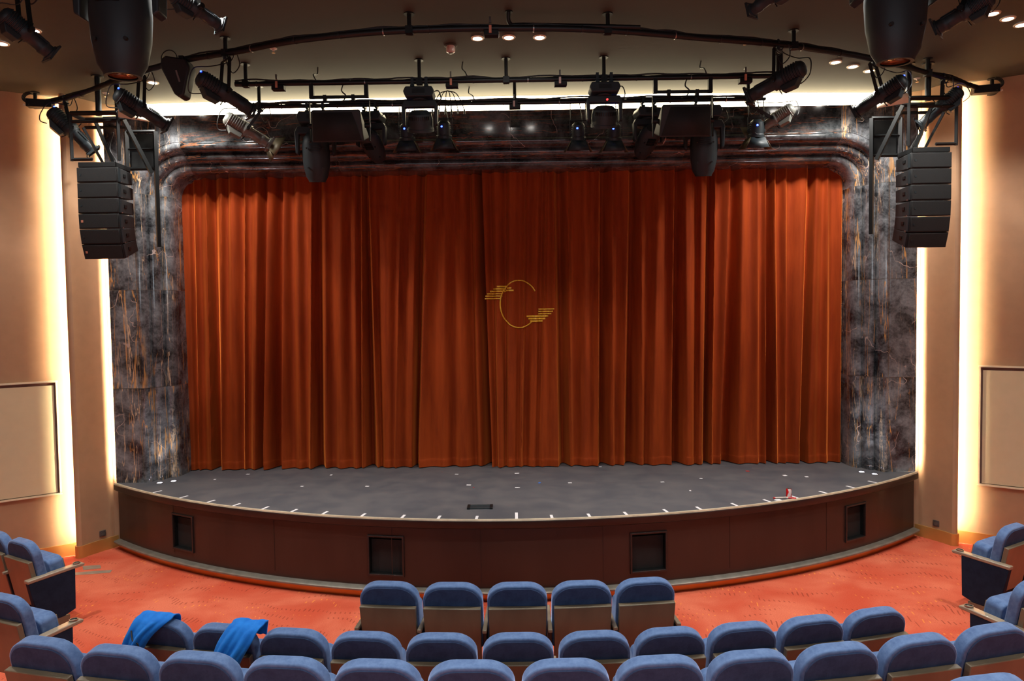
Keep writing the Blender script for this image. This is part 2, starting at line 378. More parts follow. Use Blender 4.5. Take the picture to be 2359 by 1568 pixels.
# ================================================================ PROSCENIUM
FY = 9.72; HW = 4.905; ZT = 5.32; Z0 = .934; R0 = .33; OX = 5.64; OZ = 6.05
wr, sr = .118, .145
prof = [(0, 10.72), (0, 10.16)]
for k in range(3):
    for i in range(1, 15):
        t = R(118*i/14); prof.append((wr*k + wr*(1-math.cos(t))/(1-math.cos(R(118))), 10.16 - sr*k - sr/math.sin(R(118))*math.sin(t)))
prof += [(.362, 9.726), (.366, FY)]
def ring_pt(kind, s, o):      # kind: 'l' left side by z, 't' top by x, 'cl'/'cr' corners by angle
    cx, cz = HW-R0, ZT-R0; r = R0+o
    if kind == 'l': return (-(HW+o), s)
    if kind == 'r': return (HW+o, s)
    if kind == 't': return (s, ZT+o)
    sg = -1 if kind == 'cl' else 1
    return (sg*(cx + r*math.cos(s)), cz + r*math.sin(s))
def outer_pt(kind, s):
    cx, cz = HW-R0, ZT-R0
    if kind == 'l': return (-OX, s)
    if kind == 'r': return (OX, s)
    if kind == 't': return (s, OZ)
    sg = -1 if kind == 'cl' else 1; c, n = math.cos(s), math.sin(s)
    k = min((OX-cx)/c if c > 1e-6 else 1e9, (OZ-cz)/n if n > 1e-6 else 1e9)
    return (sg*(cx+k*c), cz+k*n)
arch = thing('proscenium_arch', 'dark veined polished marble arch with stepped rounded mouldings around the curtain', 'arch', (0, FY, Z0))
def piece(kind, a, b_, n, name, m, gap=.0025):
    # arch object local = world - (0,FY,Z0)
    mb = MB(); rows = []
    ss = [a+(b_-a)*i/n for i in range(n+1)]
    for s in ss:
        row = []
        for o, y in prof:
            x, z = ring_pt(kind, s, o); row.append((x, y-FY, z-Z0))
        x, z = outer_pt(kind, s); row.append((x, 0, z-Z0)); row.append((x, .045, z-Z0))
        rows.append(row)
    m_ = len(rows[0]); vs = [p for r_ in rows for p in r_]
    fs = [(i*m_+j, i*m_+j+1, (i+1)*m_+j+1, (i+1)*m_+j) for i in range(n) for j in range(m_-1)]
    # end caps
    mb.add(vs, fs); return mb.build(name, m, arch, ang=50)
G = .0003
lz = [Z0, 2.27, 3.65, ZT-R0]
for k in range(3):
    piece('l', lz[k]+G, lz[k+1]-G, 2, 'pillar_block', M['marble_v']); piece('r', lz[k]+G, lz[k+1]-G, 2, 'pillar_block', M['marble_v'])
piece('cl', G, PI/2-G, 24, 'corner_block', M['marble_v']); piece('cr', PI/2-G, G, 24, 'corner_block', M['marble_v'])
hx = [-(HW-R0), -2.45, 0, 2.45, HW-R0]
for k in range(4): piece('t', hx[k]+G, hx[k+1]-G, 2, 'header_block', M['marble_h'])
def joint(kind, s, d):
    mb = MB(); vs = []
    for q in (s-d, s+d):
        for o, y in prof[2:]:
            x, z = ring_pt(kind, q, o-.0006); vs.append((x, y-FY-.0008, z-Z0))
        x, z = outer_pt(kind, q); vs.append((x, -.0008, z-Z0))
    k = len(vs)//2; mb.add(vs, [(j, j+1, k+j+1, k+j) for j in range(k-1)]); mb.build('joint', M['joint'], arch)
for z in lz[1:]: joint('l', z, .0025); joint('r', z, .0025)
for x in hx: joint('t', x, .003)
# ================================================================ STAGE
SCY = 16.74; SR = 9.03; SZ = .934
stage = thing('stage', 'curved low stage with dark grey deck and dark wooden front', 'stage', (0, 9.0, 0))
OFF = V((0, -9.0, 0))
AE = math.asin(5.66/SR)
def arc(r, a): return (r*math.sin(a), SCY - r*math.cos(a))
n = 64
b = MB(); poly = [arc(SR-.02, -AE+2*AE*i/n) for i in range(n+1)] + [(5.66, 11.4), (-5.66, 11.4)]
b.prism([(x, y-9) for x, y in poly], SZ-.03, SZ); b.build('deck', M['deck'], stage)
def sweep(pr, a0, a1, n, name, m, label=None, ang=40):
    b = MB(); k = len(pr); vs = []
    for i in range(n+1):
        a = a0+(a1-a0)*i/n
        for r_, z in pr: x, y = arc(SR+r_, a); vs.append((x, y-9, z))
    fs = [(i*k+j, i*k+(j+1)%k, (i+1)*k+(j+1)%k, (i+1)*k+j) for i in range(n) for j in range(k)]
    fs += [tuple(range(k)), tuple(n*k+j for j in range(k-1,-1,-1))]
    b.add(vs, fs); return b.build(name, m, stage, label, ang=ang)
sweep([(-.02,SZ+.001),(-.02,SZ+.006),(.004,SZ+.006),(.008,SZ-.012),(-.01,SZ-.012)], -AE, AE, 80, 'nosing_strip', M['nose'], 'cream metal edge strip')
sweep([(.0,SZ-.012),(.012,SZ-.018),(.012,SZ-.085),(.002,SZ-.1),(-.02,SZ-.11),(-.05,SZ-.11),(-.05,SZ-.012)], -AE, AE, 80, 'nosing', M['aprond'], ang=60)
# fascia with four openings
def ang_at(px, py):
    # azimuth on the fascia cylinder hit by the pixel ray
    r_ = ray(px, py); a = r_.x**2+r_.y**2; bb = 2*(r_.y*(0-SCY)); c = SCY**2-(SR-.05)**2
    t = (-bb - math.sqrt(bb*bb-4*a*c))/(2*a); p = CO + r_*t
    return math.atan2(p.x, SCY-p.y), p.z
NI = []
for (x0, x1, y0, y1) in ((402,445,1186,1264), (852,928,1236,1324), (1455,1532,1228,1320), (1948,1990,1166,1246)):
    a0, _ = ang_at(x0, (y0+y1)/2); a1, _ = ang_at(x1, (y0+y1)/2); _, zt = ang_at((x0+x1)/2, y0); _, zb = ang_at((x0+x1)/2, y1); NI.append((a0, a1, max(zb,.27), min(zt,.77)))
zb = sum(q[2] for q in NI)/4; zt = sum(q[3] for q in NI)/4
br = sorted([-AE, AE] + [q[i] for q in NI for i in (0,1)]); cols = []
for i in range(len(br)-1):
    m_ = max(1, int((br[i+1]-br[i])/.03)); hole = any(abs(q[0]-br[i]) < 1e-6 for q in NI)
    cols.append((br[i], br[i+1], m_, hole))
b = MB()
for a0, a1, m_, hole in cols:
    for i in range(m_):
        p, q = a0+(a1-a0)*i/m_, a0+(a1-a0)*(i+1)/m_
        for z0, z1 in ((.12, zb), (zb, zt), (zt, SZ-.09)):
            if hole and z0 == zb: continue
            A_ = arc(SR-.045, p); B_ = arc(SR-.045, q)
            b.add([(A_[0],A_[1]-9,z0),(B_[0],B_[1]-9,z0),(B_[0],B_[1]-9,z1),(A_[0],A_[1]-9,z1)], [(0,1,2,3)])
b.build('fascia', M['apron'], stage, ang=60)
for a in (-.52,-.33,-.16,-.045,.11,.285,.45):       # hairline seams between the fascia boards
    sweep([(-.0455,.2),(-.0455,SZ-.1),(-.043,SZ-.1),(-.043,.2)], a-.0004, a+.0004, 1, 'seam', M['aprond'])
for a0, a1, _, _ in NI:
    am = (a0+a1)/2; x, y = arc(SR-.045, am); hw = (a1-a0)/2*SR
    A = Matrix.Translation((x, y-9, 0)) @ Matrix.Rotation(am, 4, 'Z')
    b = MB(); t = .022
    for sx in (-1,1): b.box((sx*(hw+t/2-.002), -.004, (zb+zt)/2), (t, .03, zt-zb+2*t), A)
    b.box((0, -.004, zt+t/2-.002), (2*hw+.01, .03, t), A); b.box((0, -.004, zb-t/2+.002), (2*hw+.01, .03, t), A)
    fr = b.build('grille_frame', M['aprond'], stage, bevel=.003)
    b = MB()
    for sx in (-1,1): b.box((sx*(hw+.002), .06, (zb+zt)/2), (.006, .1, zt-zb), A)
    b.box((0,.06,zt), (2*hw,.1,.006), A); b.box((0,.06,zb), (2*hw,.1,.006), A)
    b.build('niche', M['black'], fr)
    b = MB(); b.box((0,.062,(zb+zt)/2-.02), (2*hw-.01,.012,zt-zb-.05), A); b.build('speaker_grille', M['grille'], fr)
sweep([(-.05,.085),(.02,.085),(.04,.095),(.04,.112),(.025,.124),(-.05,.135)], -AE, AE, 80, 'bottom_rail', M['rail'], 'grey metal rail along the bottom edge')
sweep([(-.04,0.0),(-.03,.0),(-.03,.09),(-.04,.09)], -AE, AE, 80, 'plinth', M['brass'], 'recessed brass plinth')
# white tape marks along the edge
def edge_pt(px, py):
    p = PZ(px, py, SZ); return p
marks = [(368,1131),(421,1145),(481,1156),(543,1163),(608,1171),(677,1176),(743,1184),(831,1190),(925,1193),(1009,1195),(1097,1196),(1190,1197),(1273,1196),(1361,1193),(1449,1190),(1543,1183),(1620,1176),(1703,1167),(1777,1157),(1838,1147),(1908,1137),(1970,1124),(2020,1112)]
tmesh = None
for px, py in marks:
    p = PZ(px, py, SZ); a = math.atan2(p.x, SCY-p.y); L = .24 if px == 1190 else .12
    x, y = arc(SR-.03-L/2, a)
    lean = 0 if abs(px-1190) < 5 else -.25*(1 if px < 1190 else -1)*0
    b = MB(); b.box((0,0,0), (.032, L, .002), Matrix.Translation((x, y-9, SZ+.002)) @ Matrix.Rotation(a, 4, 'Z'))
    b.build('edge_tape', M['white'], stage, 'white tape mark at the stage edge')
for px, py, w_, h_, m_ in [(1052,1092,.05,.022,'white'),(1080,1117,.06,.022,'white'),(1191,1090,.065,.022,'white'),(1192,1123,.065,.022,'white'),(1313,1112,.05,.02,'white'),(1383,1075,.04,.018,'white'),(1243,1112,.03,.03,'bluet'),(1091,1123,.018,.018,'redt'),(846,1120,.05,.022,'white'),(763,1094,.03,.03,'white'),(696,1120,.04,.02,'white'),(571,1092,.05,.022,'white'),(495,1104,.03,.02,'white'),(1526,1110,.05,.02,'white'),(1615,1102,.04,.02,'white'),(1580,1066,.03,.02,'white'),(1722,1085,.045,.03,'redt'),(1808,1095,.05,.03,'white'),(1858,1098,.045,.03,'white'),(1590,1130,.02,.02,'white')]:
    p = PZ(px, py, SZ); b = MB(); b.box((0,0,0),(w_,h_*1.6,.002), Matrix.Translation((p.x, p.y-9, SZ+.002)) @ Matrix.Rotation(random.uniform(-.3,.3), 4, 'Z'))
    b.build('floor_tape', M[m_], stage)
# low socket hatch in the deck
p = PZ(1106, 1169, SZ); rt = thing('floor_box', 'flat black metal cable box lying on the stage left of the centre tape', 'floor box', (p.x, p.y, SZ))
MB().box((0,0,.008),(.26,.13,.016)).build('lid', M['housing'], rt, bevel=.004)
for sx in (-1,1): MB().box((sx*.135,0,.011),(.035,.15,.022)).build('end_plate', M['black'], rt, bevel=.003)
MB().box((0,.066,.018),(.24,.008,.006)).build('hinge', M['steel'], rt)
# can and litter
p = PZ(1817, 1146, SZ); rt = thing('drink_can', 'red and silver drink can standing near the right stage edge', 'can', (p.x, p.y, SZ))
MB().lathe([(.024,0),(.032,.008),(.033,.02),(.033,.102),(.027,.115)], 20).build('can_body', M['can'], rt)
MB().lathe([(.027,.114),(.027,.118),(.025,.116),(.0,.116)], 20, caps=False).build('can_lid', M['steel'], rt)
MB().box((0,.005,.119),(.012,.022,.002)).build('ring_pull', M['steel'], rt)
for i, (px, py, l_, w_, rz, m_, nm, lb) in enumerate([(1800,1148,.16,.03,.1,'tagm','marker_pen','white marker pen with a red end lying left of the drink can'),(1825,1149,.09,.022,-.3,'redt','red_pen','red pen lying at the foot of the drink can'),(1792,1153,.07,.05,.2,'tagm','folded_paper','small folded white paper on the stage edge beside the pen')]):
    p = PZ(px, py, SZ); 
    if nm == 'folded_paper':
        b = MB(); b.box((0,0,.006),(l_,w_,.012)); tag(b.build(nm, M['white'], loc=None), lb, 'paper'); o = bpy.data.objects[nm]; o.location = (p.x, p.y, SZ+.001); o.rotation_euler[2] = rz
    else:
        rt = thing(nm, lb, 'pen', (p.x, p.y, SZ+.011), rz)
        MB().cyl((-l_/2,0,0),(l_/2,0,0),.010,n=10).build('barrel', M[m_], rt); MB().cyl((-l_/2-.02,0,0),(-l_/2,0,0),.011,n=10).build('cap', M['redt'] if m_=='tagm' else M['tagm'], rt)
# recessed uplights at the pillar feet
ul = None
for (px, py), lb in (((368,1112),'outermost round floor uplight at the foot of the left marble pillar'),((400,1108),'inner round floor uplight at the foot of the left marble pillar'),((1985,1087),'inner round floor uplight at the foot of the right marble pillar'),((2015,1092),'outermost round floor uplight at the foot of the right marble pillar')):
    p = PZ(px, py, SZ)
    if ul is None:
        ul = thing('floor_uplight', lb, 'uplight', (p.x, p.y, SZ), group='floor uplights by the marble pillars')
        MB().lathe([(.036,.0),(.048,.0),(.046,.006),(.036,.005)], 20, caps=False).build('bezel', M['steel'], ul)
        MB().lathe([(.037,.001),(.03,.0045),(.0,.005)], 20, caps=False).build('lens', emis('uplight_lens', (235,232,255), 8), ul)
    else: dup(ul, (p.x, p.y, SZ), 0, lb)
    lamp('SPOT', 'uplight_lamp', (p.x, p.y, SZ+.02), 14, (.95,.95,1), (PI - R(8), 0, 0), spot_size=R(70), spot_blend=.8, shadow_soft_size=.03)
# ================================================================ CURTAINS
YC = 10.31
def X_at(px, py): return PD(px, py, YC).x
LC = [(427,440,0),(442,452,0),(469,480,1),(503,506,0),(526,533,0),(558,558,0),(586,580,1),(611,602,1),(648,643,0),(679,685,0),(713,712,1),(744,747,0),(779,781,0),(812,817,0),(830,832,1),(849,868,0),(885,885,0),(920,909,0),(955,945,1),(982,964,0),(1023,1019,0),(1060,1060,0),(1090,1106,1),(1135,1150,0)]
RC = [(1112,1133,0),(1140,1150,0),(1174,1171,0),(1210,1201,0),(1240,1229,0),(1258,1249,0),(1276,1286,1),(1309,1318,0),(1348,1350,0),(1380,1378,1),(1412,1413,0),(1447,1438,1),(1479,1481,0),(1518,1504,0),(1553,1548,1),(1581,1584,0),(1616,1611,1),(1648,1640,0),(1682,1662,1),(1712,1703,0),(1747,1747,0),(1765,1765,1),(1785,1790,0),(1811,1811,0),(1848,1834,1),(1880,1861,0),(1907,1903,0),(1937,1935,1),(1975,1978,0)]
ZTOP, ZBOT = 5.75, SZ+.012
def make_fold(cr, seed):
    rnd = random.Random(seed)
    T = [X_at(c[0], 450) for c in cr]; Bt = [X_at(c[1], 1040) for c in cr]
    dep = [((.17 if c[2] else rnd.uniform(.05,.10)), (.27 if c[2] else rnd.uniform(.04,.11)), rnd.uniform(.25,.75)) for c in cr]
    cof = [rnd.uniform(-.02,.03) for _ in cr]
    zt_, zb_ = PD(1180, 450, YC).z, PD(1180, 1040, YC).z
    def f(x, z):
        t = (zt_-z)/(zt_-zb_); t = max(-.25, min(1.08, t))
        xs = [a+(b_-a)*(t if t < 1 else 1) for a, b_ in zip(T, Bt)]
        i = 0
        while i < len(xs)-2 and x > xs[i+1]: i += 1
        u = max(0, min(1, (x-xs[i])/(xs[i+1]-xs[i])))
        d = dep[i][0] + (dep[i][1]-dep[i][0])*max(0, min(1, t))
        sk = dep[i][2]; uu = u**(math.log(.5)/math.log(sk))
        g = (.5-.5*math.cos(2*PI*uu))**.75
        c0 = cof[i]+(cof[min(i+1,len(cof)-1)]-cof[i])*u
        y = YC + d*g + c0*max(0,t)
        y += .010*noise.noise(V((x*6, z*.5, seed))) + .004*noise.noise(V((x*16, z*.8, seed+3)))
        q = max(0, (1.25-z))/.33
        if q > 0: y += .03*q*noise.noise(V((x*3.2, z*3, seed+9)))
        return y
    return f, T, Bt, zt_, zb_
def make_curtain(nm, cr, seed, label, edge_left, edge_right):
    f, T, Bt, zt_, zb_ = make_fold(cr, seed)
    rt = thing(nm, label, 'curtain', (0, YC, SZ))
    zs = [ZBOT, ZBOT+.03, ZBOT+.07, ZBOT+.105, ZBOT+.115, ZBOT+.125, ZBOT+.16] + [ZBOT+.16+(ZTOP-ZBOT-.16)*i/44 for i in range(1, 45)]
    NX = 520
    def span(z):
        t = max(-.25, min(1, (zt_-z)/(zt_-zb_)))
        return (T[0]+(Bt[0]-T[0])*t if edge_left is None else edge_left), (T[-1]+(Bt[-1]-T[-1])*t if edge_right is None else edge_right)
    def pt(u, z, cl=0):
        a, c = span(z); x = a+(c-a)*u; y = f(x, z)
        if z < ZBOT+.12: y -= .006
        if abs(z-ZBOT-.115) < .001: y += .004
        return (x, y-YC, z-SZ)
    hem = MB(); body = MB()
    zh = zs[:5]; zb2 = zs[4:]
    hem.grid(lambda u, v: pt(u, zh[round(v*(len(zh)-1))]), NX, len(zh)-1)
    body.grid(lambda u, v: pt(u, zb2[round(v*(len(zb2)-1))]), NX, len(zb2)-1)
    body.build('drape', M['curtain'], rt, ang=80); hem.build('hem', M['curtain'], rt, ang=80)
    return rt, f
lc, fl = make_curtain('stage_curtain', LC, 3, 'rust red velvet stage curtain hanging on the left half of the stage', -5.25, None)
lc.location.y += .09
rc, fr_ = make_curtain('stage_curtain', RC, 5, 'rust red velvet stage curtain on the right half with a gold emblem', None, 5.25)
# gold emblem embroidered on the right curtain
em = MB()
def stitch(pts, wd):
    vs = []; n = len(pts)
    for i, (x, z) in enumerate(pts):
        a = V(pts[max(0,i-1)]); c = V(pts[min(n-1,i+1)]); t = (c-a).normalized(); nn = V((-t.y, t.x))
        for s_ in (-1, 1):
            X = x+nn.x*wd/2*s_; Z = z+nn.y*wd/2*s_; vs.append((X, fr_(X, Z)-YC-.007, Z-SZ))
    em.add(vs, [(2*i, 2*i+1, 2*i+3, 2*i+2) for i in range(n-1)])
def pxz(px, py): p = PD(px, py, YC+.02); return (p.x, p.z)
c_ = pxz(1196, 700); rx, rz_ = 43/153.5, 54/153.5
stitch([(c_[0]+rx*math.cos(R(a)), c_[1]+rz_*math.sin(R(a))) for a in range(32, 312, 3)], .017)
for x0, x1, y, wd in [(740,925,470,.024),(925,1005,495,.024),(675,905,515,.024),(905,1045,540,.024),(620,905,558,.024),(565,860,603,.017),(535,845,645,.017),(525,825,690,.017),(1495,1775,878,.018),(1495,1750,920,.018),(1490,1725,963,.018),(1280,1670,1008,.026),(1310,1620,1052,.026),(1340,1565,1097,.026)]:
    a = pxz(1050+x0/7.84, 600+y/7.84); c = pxz(1050+x1/7.84, 600+y/7.84); k = 14
    stitch([(a[0]+(c[0]-a[0])*i/k, a[1]) for i in range(k+1)], wd)
em.build('emblem', M['gold'], rc, 'gold embroidered ring with two stepped sets of bars', solid=.003)
# ================================================================ SEATS
def rr_outline(w_, z0, z1, rt_, n=8):
    pts = [(-w_/2+.02, z0), (w_/2-.02, z0), (w_/2, z0+.02)]
    for i in range(n+1):
        a = PI/2*i/n; pts.append((w_/2-rt_+rt_*math.cos(a), z1-rt_*.86+rt_*.86*math.sin(a)))
    for i in range(n+1):
        a = PI/2+PI/2*i/n; pts.append((-w_/2+rt_+rt_*math.cos(a), z1-rt_*.86+rt_*.86*math.sin(a)))
    pts.append((-w_/2, z0+.02)); return pts
TILT = Matrix.Translation((0,0,.95)) @ Matrix.Rotation(R(-11), 4, 'X') @ Matrix.Translation((0,0,-.95))
TILT = Matrix.Translation((0,0,.95)) @ Matrix.Rotation(R(11), 4, 'X') @ Matrix.Translation((0,0,-.95))
SM = {}
def seat_mesh():
    mb = MB(); mb.prism(rr_outline(.512, .36, .95, .168), -.040, .05, 'y', TILT); SM['backrest'] = (mb, 'blue', .022, 4)
    mb = MB(); mb.prism(rr_outline(.470, .40, .930, .150), -.047, -.038, 'y', TILT); SM['back_cover'] = (mb, 'blue_shaded', .004, 2)
    mb = MB(); mb.prism([(-.238,.26),(.238,.26),(.246,.775),(-.246,.775)], -.094, -.049, 'y', TILT); SM['back_panel'] = (mb, 'seatw', .006, 2)
    mb = MB(); P = Matrix.Translation((0,.20,.36)) @ Matrix.Rotation(R(10), 4, 'X')
    mb.prism(rr_outline(.45, 0, .36, .07), 0, .15, 'y', P); SM['seat_cushion'] = (mb, 'blue', .045, 4)
    mb = MB(); mb.prism([(-.21,.01),(.21,.01),(.2,.32),(-.2,.32)], .15, .165, 'y', P); SM['seat_pan'] = (mb, 'seatw', .004, 1)
seat_mesh()
def arm_parts(rt, sx, end):
    x = sx*.275
    if not end:
        b = MB(); b.prism([(-.06,.58),(.40,.60),(.40,.572),(-.06,.55)], x-.019, x+.019, 'x'); b.build('armrest', M['armw'], rt, bevel=.006)
        b = MB(); b.prism([(-.03,.55),(.30,.572),(.30,.36),(.24,.30),(.20,0.004),(.04,.004),(.02,.30)], x-.014, x+.014, 'x'); b.build('support', M['frame'], rt, bevel=.004)
    else:
        b = MB(); b.prism([(-.10,.60),(.42,.62),(.47,.61),(.46,.585),(-.10,.565)], x-.04, x+.04, 'x'); a_ = b.build('armrest', M['armw'], rt, bevel=.008)
        b = MB(); b.lathe([(.027,.62),(.036,.62),(.036,.632),(.03,.632)], 18, Matrix.Translation((x,.40,0)), caps=False); b.build('cup_ring', M['steel'], a_)
        b = MB(); b.prism([(-.09,.565),(.37,.585),(.36,.15),(.24,.11),(.0,.11)], x-.035, x+.035, 'x'); b.build('end_panel', M['blued'], rt, 'dark blue upholstered end panel', bevel=.008)
        b = MB(); b.prism([(.02,.11),(.30,.11),(.30,.0),(.02,.0)], x-.03, x+.03, 'x'); b.build('foot', M['seatw'], rt, bevel=.004)
proto = {}
def seat(kind):
    rt = thing('theatre_seat', '', 'seat')
    for k, (mb, m_, bv, sg) in SM.items():
        if k in proto: o = proto[k].copy(); C.objects.link(o); o.parent = rt
        else: proto[k] = mb.build(k, M[m_], rt, bevel=bv, seg=sg, ang=60)
    arm_parts(rt, 1, 'R' in kind)
    if 'l' in kind: arm_parts(rt, -1, False)
    if 'L' in kind: arm_parts(rt, -1, True)
    return rt
SRC = {}
def put_seat(kind, Rr, a, z, label, group):
    loc = (Rr*math.sin(a), ACY - Rr*math.cos(a), z)
    if kind not in SRC: SRC[kind] = seat(kind); o = SRC[kind]; o.location = loc; o.rotation_euler[2] = a; o['label'] = label; o['group'] = group
    else: o = dup(SRC[kind], loc, a, label, group)
    return o
RA, RB, RC_, RD = 10.58, 11.52, 12.46, 13.40; PT = .553
ORD = ['leftmost','second','third','fourth','fifth','sixth','seventh','eighth','ninth','tenth','eleventh','twelfth']
def ordl(i, n, row, extra=''):
    if i == 0: s_ = 'leftmost seat'
    elif i == n-1: s_ = 'rightmost seat'
    elif n % 2 and i == n//2: s_ = 'middle seat'
    elif i < n/2: s_ = ORD[i] + ' seat from the left'
    else: s_ = ORD[n-1-i] + ' seat from the right'
    return 'blue theatre seat%s, %s %s' % (extra, s_, row)
for i in range(5):
    put_seat('lx' if i == 0 else 'm', RA, (i-2)*PT/RA, 0, ordl(i, 5, 'in the short front row of five'), 'short front row of five seats')
SB = {}
for i in range(11):
    ex = ' with a blue jacket over its back' if i == 0 else ''
    SB[i] = put_seat('lx' if i == 0 else 'm', RB, (i-5)*PT/RB, 0, ordl(i, 11, 'in the second row', ex), 'second row of seats')
for i in range(12):
    put_seat('lx' if i == 0 else 'm', RC_, (i-5.5)*PT/RC_, .28, ordl(i, 12, 'in the nearest full row'), 'nearest full row of seats')
put_seat('m', RD, 4*PT/RD, .56, 'blue velvet theatre seat cut off by the bottom right corner of the photo', 'seats at the bottom edge')
put_seat('m', RD, 3*PT/RD, .56, 'blue velvet theatre seat beside the bottom right corner seat, only its top edge showing', 'seats at the bottom edge')
put_seat('m', RD, -4*PT/RD, .56, 'blue velvet theatre seat barely showing at the bottom left corner', 'seats at the bottom edge')
# side blocks
put_seat('mR', RA, -R(29.4), 0, 'blue theatre seat with dark end panel at the left aisle, front row', 'front row of the left side block')
put_seat('m', RA, -R(29.4)-PT/RA, 0, 'blue theatre seat cut by the left edge, front row beside the aisle seat', 'front row of the left side block')
put_seat('mR', RB, -R(21.9), 0, 'blue theatre seat at the left aisle, right behind the dark end panel seat', 'second row of the left side block')
put_seat('Lm', RA, R(29.6), 0, 'blue theatre seat with dark end panel at the right aisle, front row', 'front row of the right side block')
put_seat('m', RA, R(29.6)+PT/RA, 0, 'blue theatre seat cut by the right edge, front row beside the aisle seat', 'front row of the right side block')
put_seat('Lm', RB, R(22.3), 0, 'blue theatre seat at the right aisle, one row behind the end panel seat', 'second row of the right side block')
# ---------------------------------------------------------------- jackets over the second row
def jacket(chair_i, rows, label, seed, nf=2.2):
    # rows: (y, z, x_left, x_right) down the cloth, in the chair's own frame
    a = (chair_i-5)*PT/RB; loc = V((RB*math.sin(a), ACY-RB*math.cos(a), 0))
    rt = thing('jacket', label, 'jacket', loc, a)
    P = catmull([V((r_[0], r_[1], 0)) for r_ in rows], 6); XL = catmull([V((r_[2], r_[3], 0)) for r_ in rows], 6); n = len(P)-1
    def f(u, v):
        i = min(n, round(v*n)); y, z = P[i].x, P[i].y; x0, x1 = XL[i].x, XL[i].y
        w_ = max(.2, min(1, (v-.18)*2.2)); ph = u*nf*2*PI + seed + v*1.5
        d = (.038*(.5+.5*math.sin(ph))**1.6 + .016*(.5+.5*math.sin(ph*2.3+3*v)))*w_ + .018*(.5+.5*noise.noise(V((u*3, v*4, seed))))
        roll = .03*((abs(u-.5)*2)**4)*w_
        x = x0+(x1-x0)*u + .008*noise.noise(V((v*6, seed, u)))
        if v < .3: return (x, y+.004, z+d*.8)
        return (x, y-d+roll, z+.012*math.sin(u*9+seed)*v)
    MB().grid(f, 40, n).build('fleece', M['jacket'], rt, ang=75, solid=.010)
    return rt, f
def catmull(P, k=8):
    out = []
    for i in range(len(P)-1):
        p0 = P[max(0,i-1)]; p1 = P[i]; p2 = P[i+1]; p3 = P[min(len(P)-1,i+2)]
        for j in range(k):
            t = j/k; out.append(.5*((2*p1)+(p2-p0)*t+(2*p0-5*p1+4*p2-p3)*t*t+(3*p1-p0-3*p2+p3)*t**3))
    return out+[P[-1]]
j1, jf = jacket(0, [(.095,.84,-.10,.10),(.085,.94,-.12,.12),(.03,.985,-.14,.13),(-.05,.965,-.165,.11),(-.115,.88,-.175,.02),(-.155,.79,-.185,-.03),(-.175,.70,-.19,-.045),(-.185,.60,-.19,-.05),(-.185,.50,-.18,-.06)],
    'blue fleece jacket with black drawstring draped over the leftmost second-row seat', 1.2, 1.6)
b = MB(); pts = [V(jf(*q))+V((0,-.016,0)) for q in ((.15,.46),(.45,.52),(.75,.57),(.93,.62),(.86,.68),(.78,.74),(.72,.79))]
b.tube(catmull(pts, 4), .0055, 6); b.build('drawstring', M['cable'], j1, 'black drawstring')
MB().box(tuple(pts[3]), (.022,.016,.026)).build('cord_stopper', M['cable'], j1, bevel=.003)
j2, _ = jacket(1, [(.09,.86,.12,.30),(.08,.95,.10,.32),(.03,.99,.09,.34),(-.05,.975,.07,.33),(-.12,.90,.04,.30),(-.165,.81,.02,.25),(-.19,.72,.03,.22),(-.195,.64,.06,.20),(-.19,.58,.10,.16)],
    'blue fleece jacket bunched over the join between second-row seats two and three from left', 4.1, 1.9)
# floor strips
b = MB()
for quad, lb in ((((190,1303),(231,1301),(233,1308),(192,1312)),'shorter grey strip on the red carpet, nearer the stage'),(((172,1318),(258,1312),(254,1318),(174,1324)),'longer pale grey strip on the red carpet beside the left block armrest')):
    ps = [PZ(x, y, .004) for x, y in quad]; c0 = sum(ps, V())/4
    mb = MB(); mb.add([tuple(p-c0) for p in ps]+[tuple(p-c0-V((0,0,.003))) for p in ps], [(0,1,2,3),(7,6,5,4),(0,4,5,1),(1,5,6,2),(2,6,7,3),(3,7,4,0)])
    o = mb.build('floor_strip', simple('strip_grey', (172,164,150), .4, .4)); o.location = c0; tag(o, lb, 'floor strip', 'grey strips on the carpet')
# ================================================================ CEILING THINGS
dl = None
def downlight(px, py, lb, grp, power=60, cone=134):
    global dl
    p = PZ(px, py, 6.27); z = ZC(p.x); p = PZ(px, py, z-.004)
    if dl is None:
        dl = thing('ceiling_downlight', lb, 'downlight', (p.x, p.y, z), group=grp)
        MB().lathe([(.052,-.002),(.075,-.002),(.07,-.012),(.052,-.012)], 24, caps=False).build('trim_ring', M['cream'], dl)
        MB().lathe([(.054,-.006),(.04,-.013),(.0,-.016)], 24, caps=False).build('lens', M['frost'], dl)
    else: dup(dl, (p.x, p.y, z), 0, lb, grp)
    lamp('SPOT', 'downlight_lamp', (p.x, p.y, z-.05), power, (1,.96,.90), spot_size=R(cone), spot_blend=.4, shadow_soft_size=.06)
for px, py, lb in ((1100,88,'lit ceiling downlight above the curtain, leftmost of the centre three'),(1172,86,'lit ceiling downlight above the curtain, middle of the centre three'),(1243,86,'lit ceiling downlight above the curtain, rightmost of the centre three')): downlight(px, py, lb, 'centre downlights', 60, 96)
for px, py, lb in ((1925,143,'lit ceiling downlight in the row near the right moving head, leftmost'),(1965,153,'lit ceiling downlight in the row near the right moving head, middle'),(2003,163,'lit ceiling downlight in the row near the right moving head, rightmost')): downlight(px, py, lb, 'right downlights', 110)
for px, py, lb in ((352,190,'lit ceiling downlight between the big left moving head and the small black speaker'),(430,170,'lit ceiling downlight half hidden by the small black speaker')): downlight(px, py, lb, 'left downlights', 150)
for px, py, lb in ((77,70,'lit ceiling downlight behind the large spotlight at the top left'),(4,100,'lit ceiling downlight cut by the left edge of the photo')): downlight(px, py, lb, 'far left downlights', 70)
